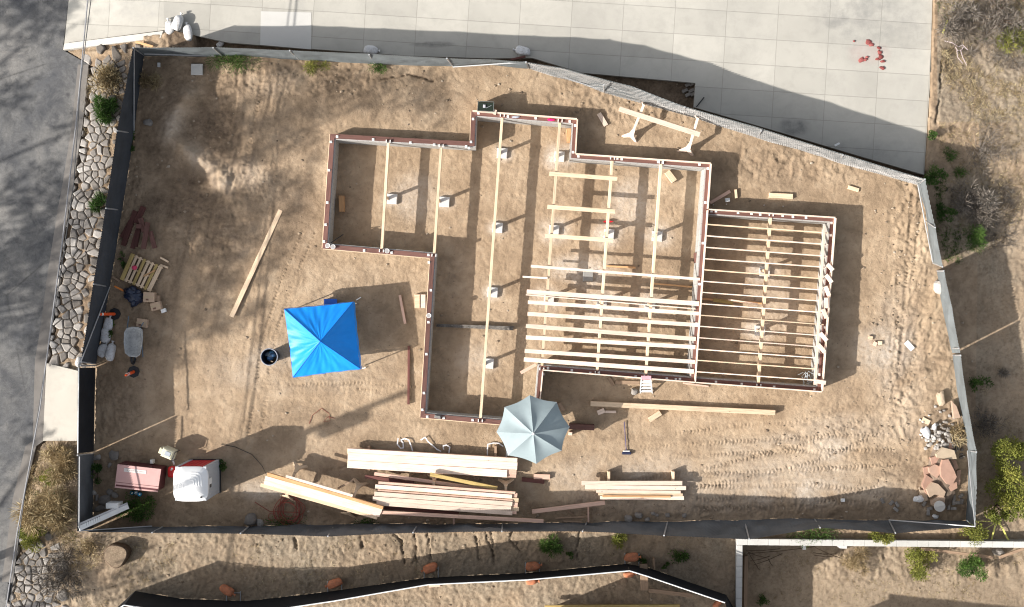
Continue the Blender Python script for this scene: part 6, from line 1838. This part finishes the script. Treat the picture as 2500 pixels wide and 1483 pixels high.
shrub('dry_grass', 2470, 110, 34, .3, 900, LIME, 'yellow-green grass clump at the right edge near the top', 'dry grass', leaf=.09, spiky=True, seed=51)
shrub('dead_bush', 2440, 910, 16, .3, 300, GTWIG, 'ring-shaped dry tumbleweed outside the right-hand fence', leaf=.07, spiky=True, seed=52, clumps=5, stemmat=GTWIG)
shrub('dead_bush', 2405, 1025, 40, .5, 700, GTWIG, 'grey bush above the yellow-green shrubs', leaf=.09, spiky=True, seed=53, clumps=9, stemmat=GTWIG)
shrub('dry_grass', 370, 205, 22, .2, 600, STRAW, 'brown dry grass in the shaded upper left corner of the lot', 'dry grass', leaf=.08, spiky=True, seed=54, clumps=7)
shrub('dry_grass', 2335, 1060, 20, .25, 500, STRAW, 'dry straw between the white rubble and the fence', 'dry grass', leaf=.10, spiky=True, seed=55, clumps=6)
# sparse dry growth nobody could count
def cover(regions, mat, name, L, seed):
    rc = random.Random(seed); m = M()
    for poly, cnt in regions:
        xs = [p[0] for p in poly]; ys = [p[1] for p in poly]
        for _ in range(cnt):
            x, y = rc.uniform(min(xs), max(xs)), rc.uniform(min(ys), max(ys))
            if not inpoly(np.array([x]), np.array([y]), poly)[0]: continue
            if float(fbm(np.array([x / S]), np.array([y / S]), .8, 3, seed)[0]) < -.02: continue
            if inpoly(np.array([x]), np.array([y]), DRIVEPOLY)[0]: continue
            g = G(x, y, -.01); t = rc.random()
            for _k in range(rc.randint(3, 7)):
                a = rc.uniform(0, 6.28); m.leaf(g, (math.cos(a), math.sin(a), rc.uniform(.1, .9)), L * rc.uniform(.4, 1.4), .014, min(1, max(0, t + rc.uniform(-.2, .2))))
    tag(m.build(name, mat), kind='stuff')


cover([([(2282, -60), (2560, -60), (2560, 260), (2400, 300), (2300, 200)], 3600), ([(2290, 300), (2560, 260), (2560, 560), (2380, 620), (2290, 480)], 1200), ([(2350, 900), (2560, 900), (2560, 1300), (2395, 1300)], 500), ([(80, 1090), (186, 1090), (186, 1330), (50, 1330)], 1400), ([(216, 140), (330, 122), (300, 280), (262, 480), (200, 310)], 450), ([(60, 1300), (560, 1310), (330, 1440), (250, 1500), (100, 1500)], 900), ([(560, 1310), (1780, 1320), (1700, 1400), (1530, 1360), (600, 1455)], 450)], STRAW, 'dry_grass', .16, 3)
cover([([(2282, -60), (2560, -60), (2560, 200), (2330, 120)], 2600), ([(2300, 320), (2480, 300), (2480, 600), (2330, 620)], 1200), ([(60, 1330), (240, 1330), (200, 1500), (20, 1500)], 900)], GTWIG, 'dry_twigs', .22, 4)
cover([([(1830, 1345), (2560, 1350), (2560, 1460), (1830, 1483)], 900)], STRAW, 'dry_stubble', .10, 5)
cover([([(2282, 420), (2330, 420), (2350, 640), (2310, 660), (2285, 560)], 1100), ([(300, 140), (345, 140), (250, 880), (240, 880), (262, 700)], 260), ([(2282, 0), (2500, 0), (2500, 140), (2290, 60)], 500), ([(90, 1100), (186, 1100), (186, 1330), (60, 1330)], 300)], GREEN, 'green_weeds', .10, 6)
# thin dead branches in the lower right yard
m = M()
for a, b in (((1822, 1345), (1905, 1340)), ((1825, 1352), (1990, 1335)), ((1990, 1337), (2050, 1362)), ((1985, 1350), (2040, 1353)), ((1988, 1356), (2045, 1360)), ((1832, 1370), (1880, 1358)), ((1840, 1380), (1910, 1352)), ((1845, 1378), (1855, 1392)), ((1876, 1365), (1886, 1382)), ((1825, 1345), (1850, 1385)), ((1826, 1348), (1870, 1362))):
    m.tube([W(a[0], a[1], -1.5 + R.uniform(0, .5)), W((a[0] + b[0]) / 2, (a[1] + b[1]) / 2 + 2, -1.45 + R.uniform(0, .2)), W(b[0], b[1], -1.78)], .014, 5)
tag(m.build('dead_branches', BARK), 'thin dead branches lying in the shaded inner corner of the white wall', 'branches')
for p, q, lab in (((2250, 1340), (2425, 1362), 'left grey plank sloping down from the white wall'), ((2440, 1362), (2500, 1340), 'right grey plank rising towards the picture edge below the white wall')):
    board(p, q, 7, -1.3, .06, OLD, lab)
rock(2435, 1347, 14, 10, .35, 'brown boulder between the two grey planks below the white wall', 120, tint=.45)
gb((1960, 1337), (1968, 1337), 12, .3, WHITE, 'white block leaning on the inside of the white wall, wider one', 'block', name='white_block')
gb((2051, 1333), (2068, 1334), 13, 1.3, PATCH, 'white slab leaning against the inside of the white wall', 'slab', name='concrete_slab')
# twisted white wires by the brown pit
m = M()
for pp in ([(2305, 100), (2325, 105), (2340, 115), (2350, 110), (2362, 122)], [(2332, 115), (2338, 124), (2348, 122), (2352, 115)], [(2336, 124), (2338, 140), (2350, 155)], [(2345, 122), (2350, 140), (2360, 160)]):
    m.tube([G(x, y, .15 + .1 * math.sin(i * 2)) for i, (x, y) in enumerate(pp)], .013, 5)
tag(m.build('twisted_root', mat_plain('pale_root', (.5, .42, .42), .6)), 'pale twisted roots curling over the dark hole at the top right', 'root')
YT = mat_plain('yellow_tape', (.60, .57, .16), .6)
for k, pp in enumerate([[(2313, 50), (2309, 62), (2302, 80)], [(2438, 1276), (2450, 1295), (2458, 1312), (2464, 1322)], [(2430, 1284), (2424, 1305), (2420, 1321)], [(2386, 1273), (2425, 1273)], [(2386, 1297), (2408, 1290), (2425, 1280)]]):
    m = M(); q = [G(x, y, .15 + .05 * math.sin(i * 3)) for i, (x, y) in enumerate(pp)]
    for i in range(len(q) - 1): m.beam(q[i], q[i + 1] + (q[i + 1] - q[i]) * .1, .06 if k < 3 else .025, .006)
    tag(m.build('caution_tape', YT), ['yellow tape strip at the top right beside the driveway', 'yellow tape, right and widest strip near the white wall', 'yellow tape, left strip hanging to the white wall', 'thin straight yellow tape tied to the fence corner', 'thin slanting yellow tape near the fence corner'][k], 'tape', 'yellow tape pieces')
# neighbour's formwork at the bottom
board((1571, 1378), (1574, 1442), 19, .25, .06, OLD, 'wide brown form board just right of the black fence peak')
board((1584, 1442), (1690, 1455), 10, .22, .06, OLD, 'brown form board running right behind the black fence')
board((1330, 1483), (1660, 1481), 9, .3, .08, YEL, 'yellowish board along the very bottom edge of the picture')
board((1597, 1365), (1598, 1392), 3.5, .3, .35, OLD, 'thin upright stake right of the black fence peak', 'stake', name='stake')
gb((1047, 1432), (1075, 1430), 6, .04, FIR, 'short pink board against the south side of the black fence')

# overhead cables ------------------------------------------------------------------
for k, (pp, r_) in enumerate([([(224, -400), (214, 0), (186, 300), (151, 600), (97, 1000), (42, 1300), (15, 1483), (-50, 2000)], .022), ([(232, -400), (222, 0), (197, 200), (180, 450), (143, 700), (110, 900), (60, 1210), (28, 1440), (-20, 2000)], .016)]):
    pts = [W(x, y, 4.1 - .15 * k) for x, y in pp]
    m = M(); m.tube(pts, r_, 6)
    tag(m.build('overhead_cable', mat_plain('cable_grey_%d' % k, (.10, .10, .10) if k else (.26, .26, .27), .5)), ['paler overhead cable running the length of the street, left one', 'darker overhead cable running the length of the street, right one'][k], 'cable', 'overhead cables along the street')
m = M(); m.tube([W(24, 1425, 3.95), W(18, 1465, 3.95)], .07, 10); tag(m.build('cable_splice', BLACK), 'black splice sleeve on the overhead cable at the bottom left', 'cable splice')

# ---------------------------------------------------------------- beyond the frame: trees and the neighbour's house that throw the shade
LF = mat_tint('tree_leaves', (.04, .07, .02), (.08, .11, .03), (.13, .16, .05), trans=.2)


def shade_tree(trunk, blobs, label, seed, leaf=.34):
    """broad tree west of the street; leaf clumps placed up-sun to drop shade on chosen patches"""
    rs = random.Random(seed); tb = W(*trunk, -.4)
    o = thing('street_tree', tuple(tb), label, 'tree')
    m = M(); lim = M(); top = None
    cs = []
    for x, y, r, z, dens in blobs:
        c = W(x, y) - SD * (z / TANEL); cs.append(Vector((c.x, c.y, z)))
    mean = sum(cs, Vector((0, 0, 0))) / len(cs)
    crotch = Vector((tb.x * .5 + mean.x * .5, tb.y * .5 + mean.y * .5, mean.z * .45))
    tr = M(); tr.tube([tb, tb.lerp(crotch, .5), crotch], [.5, .38, .3], 10); tr.build('trunk', BARK, o)
    for c, (x, y, r, z, dens) in zip(cs, blobs):
        if r > 30 or rs.random() < .05: lim.tube([crotch, crotch.lerp(c, .5) + ZV * .6, c], [.045, .03, .02] if r < 30 else [.16, .09, .04], 6)
        rr = r / S; cnt = int(dens * 18.0 * rr * rr / (leaf * leaf)) + 1
        for _ in range(cnt):
            d = Vector((rs.gauss(0, .55), rs.gauss(0, .55), rs.gauss(0, .35))) * rr
            q = c + Vector((d.x, d.y, d.z * .9))
            m.leaf(q, (rs.uniform(-1, 1), rs.uniform(-1, 1), rs.uniform(-1, .6)), leaf * rs.uniform(.7, 1.4), leaf * .6, rs.random())
    lim.build('limbs', BARK, o); m.build('crown', LF, o)


SHP = [(290, 140), (560, 130), (700, 140), (780, 170), (1120, 175), (1130, 290), (800, 330), (760, 470), (700, 600), (620, 780), (470, 840), (430, 900), (250, 900), (270, 600), (300, 400)]
rsb = random.Random(9); B1 = []
yy = 130
while yy < 900:
    xx = 230
    while xx < 1140:
        x = xx + rsb.uniform(-12, 12); y = yy + rsb.uniform(-12, 12); xx += 25
        if not inpoly(np.array([x]), np.array([y]), SHP)[0]: continue
        d = float(pdist(np.array([x]), np.array([y]), [(468, 235), (435, 280), (430, 330), (470, 375), (535, 425)])[0][0])
        if d < 38: continue
        if float(pdist(np.array([x]), np.array([y]), [(688, 505), (566, 774)])[0][0]) < 20: continue
        if any(((x - a_) / ra) ** 2 + ((y - b_) / rb_) ** 2 < 1 for a_, b_, ra, rb_ in ((600, 185, 90, 55), (600, 425, 75, 46), (690, 205, 50, 30), (735, 395, 40, 40), (520, 190, 30, 20), (500, 860, 60, 40), (940, 300, 160, 34))): continue
        dens = .95 - .75 * max(0, min(1, (x + .35 * y - 640) / 420))
        if x > 780: dens = .30
        if rsb.random() < .10: continue
        B1.append((x, y, 19, 13 + rsb.uniform(-1.2, 1.2), dens))
    yy += 24
shade_tree((-1250, 1150), B1, 'tall leafy street tree standing beyond the left edge of the picture', 5, .17)
B2 = [(30, 30, 90, 11, .7), (120, 20, 50, 11, .5), (20, 480, 70, 11, .6), (60, 570, 70, 12, .8), (30, 680, 80, 12, .8), (90, 760, 50, 11, .7), (40, 850, 60, 12, .6), (130, 330, 40, 11, .35), (-40, 250, 60, 11, .5), (100, 480, 45, 11, .5)]
shade_tree((-1400, 900), B2, 'second street tree beyond the left edge of the picture, nearer the street', 6)
B3 = [(230, 1440, 60, 9, .5), (330, 1420, 60, 9, .4), (60, 1100, 50, 10, .4), (40, 1380, 60, 10, .4)]
shade_tree((-900, 1900), B3, 'lower street tree beyond the bottom left corner of the picture', 7, .28)
up = thing('utility_pole', W(-257, 1462, -.4), 'tall wooden utility pole beyond the lower left edge of the picture', 'utility pole')
pb_ = W(-257, 1462, 0); m = M(); m.tube([(pb_.x, pb_.y, -.5), (pb_.x, pb_.y, 12.0)], [.16, .11], 10); m.build('pole', BARK, up)
m = M(); m.beam((pb_.x - 1.0, pb_.y - .4, 11.4), (pb_.x + 1.0, pb_.y + .4, 11.4), .12, .12); m.build('crossarm', BARK, up)
m = M(); m.tube([(pb_.x + .35, pb_.y - .1, 9.7), (pb_.x + .35, pb_.y - .1, 10.7)], .24, 12); m.build('transformer', GALV, up)
# unseen shed added just below the frame to shade the neighbouring site
shd = thing('shade_shed', W(1500, 1560, 0), 'unseen plywood shed added beyond the bottom edge of the picture to cast shade', 'shed')
q0_ = W(1280, 1512); q1_ = W(1555, 1528); d_s = (q1_ - q0_).normalized(); n_s = Vector((d_s.y, -d_s.x, 0)); c_s = (q0_ + q1_) / 2 + n_s * 1.3
m = M(); m.box((c_s.x, c_s.y, 1.2), ((q1_ - q0_).length, 2.6, 2.6), (d_s, n_s, ZV)); m.build('wall', PLYO, shd)
m = M(); m.box((c_s.x, c_s.y, 2.56), ((q1_ - q0_).length + .1, 2.7, .1), (d_s, n_s, ZV)); m.build('roof', GREYC, shd)
# neighbour's house south of the frame
hs_ = thing('neighbour_house', W(1950, 1900, -1.85), 'plain stucco house standing just beyond the bottom edge of the picture', 'house')
A = W(1722, 1692); Bh = W(2700, 1792); hd = (Bh - A).normalized(); hn = Vector((hd.y, -hd.x, 0))
zg, ze = -1.85, 3.1; Dp = 7.0; Lh = (Bh - A).length
mid = A + hd * Lh / 2 + hn * Dp / 2
m = M(); m.box((mid.x, mid.y, (zg + ze) / 2), (Lh, Dp, ze - zg), (hd, hn, ZV)); m.build('wall', mat_plain('beige_stucco', (.5, .42, .33), .9), hs_)
q = [A - hd * .4 - hn * .0, A + hd * (Lh + .4), A + hd * (Lh + .4) + hn * (Dp + .4), A - hd * .4 + hn * (Dp + .4)]
r0, r1 = A - hd * .4 + hn * Dp / 2, A + hd * (Lh + .4) + hn * Dp / 2
vs = [Vector((p.x, p.y, ze + .02)) for p in q] + [Vector((r0.x, r0.y, ze + 1.3)), Vector((r1.x, r1.y, ze + 1.3))]
m = M(); m.add(vs, [[0, 1, 5, 4], [2, 3, 4, 5], [1, 2, 5], [3, 0, 4], [3, 2, 1, 0]]); m.build('roof', mat_plain('grey_shingle', (.12, .11, .10), .9), hs_)
for o in bpy.data.objects:
    if '_org' in o: del o['_org']
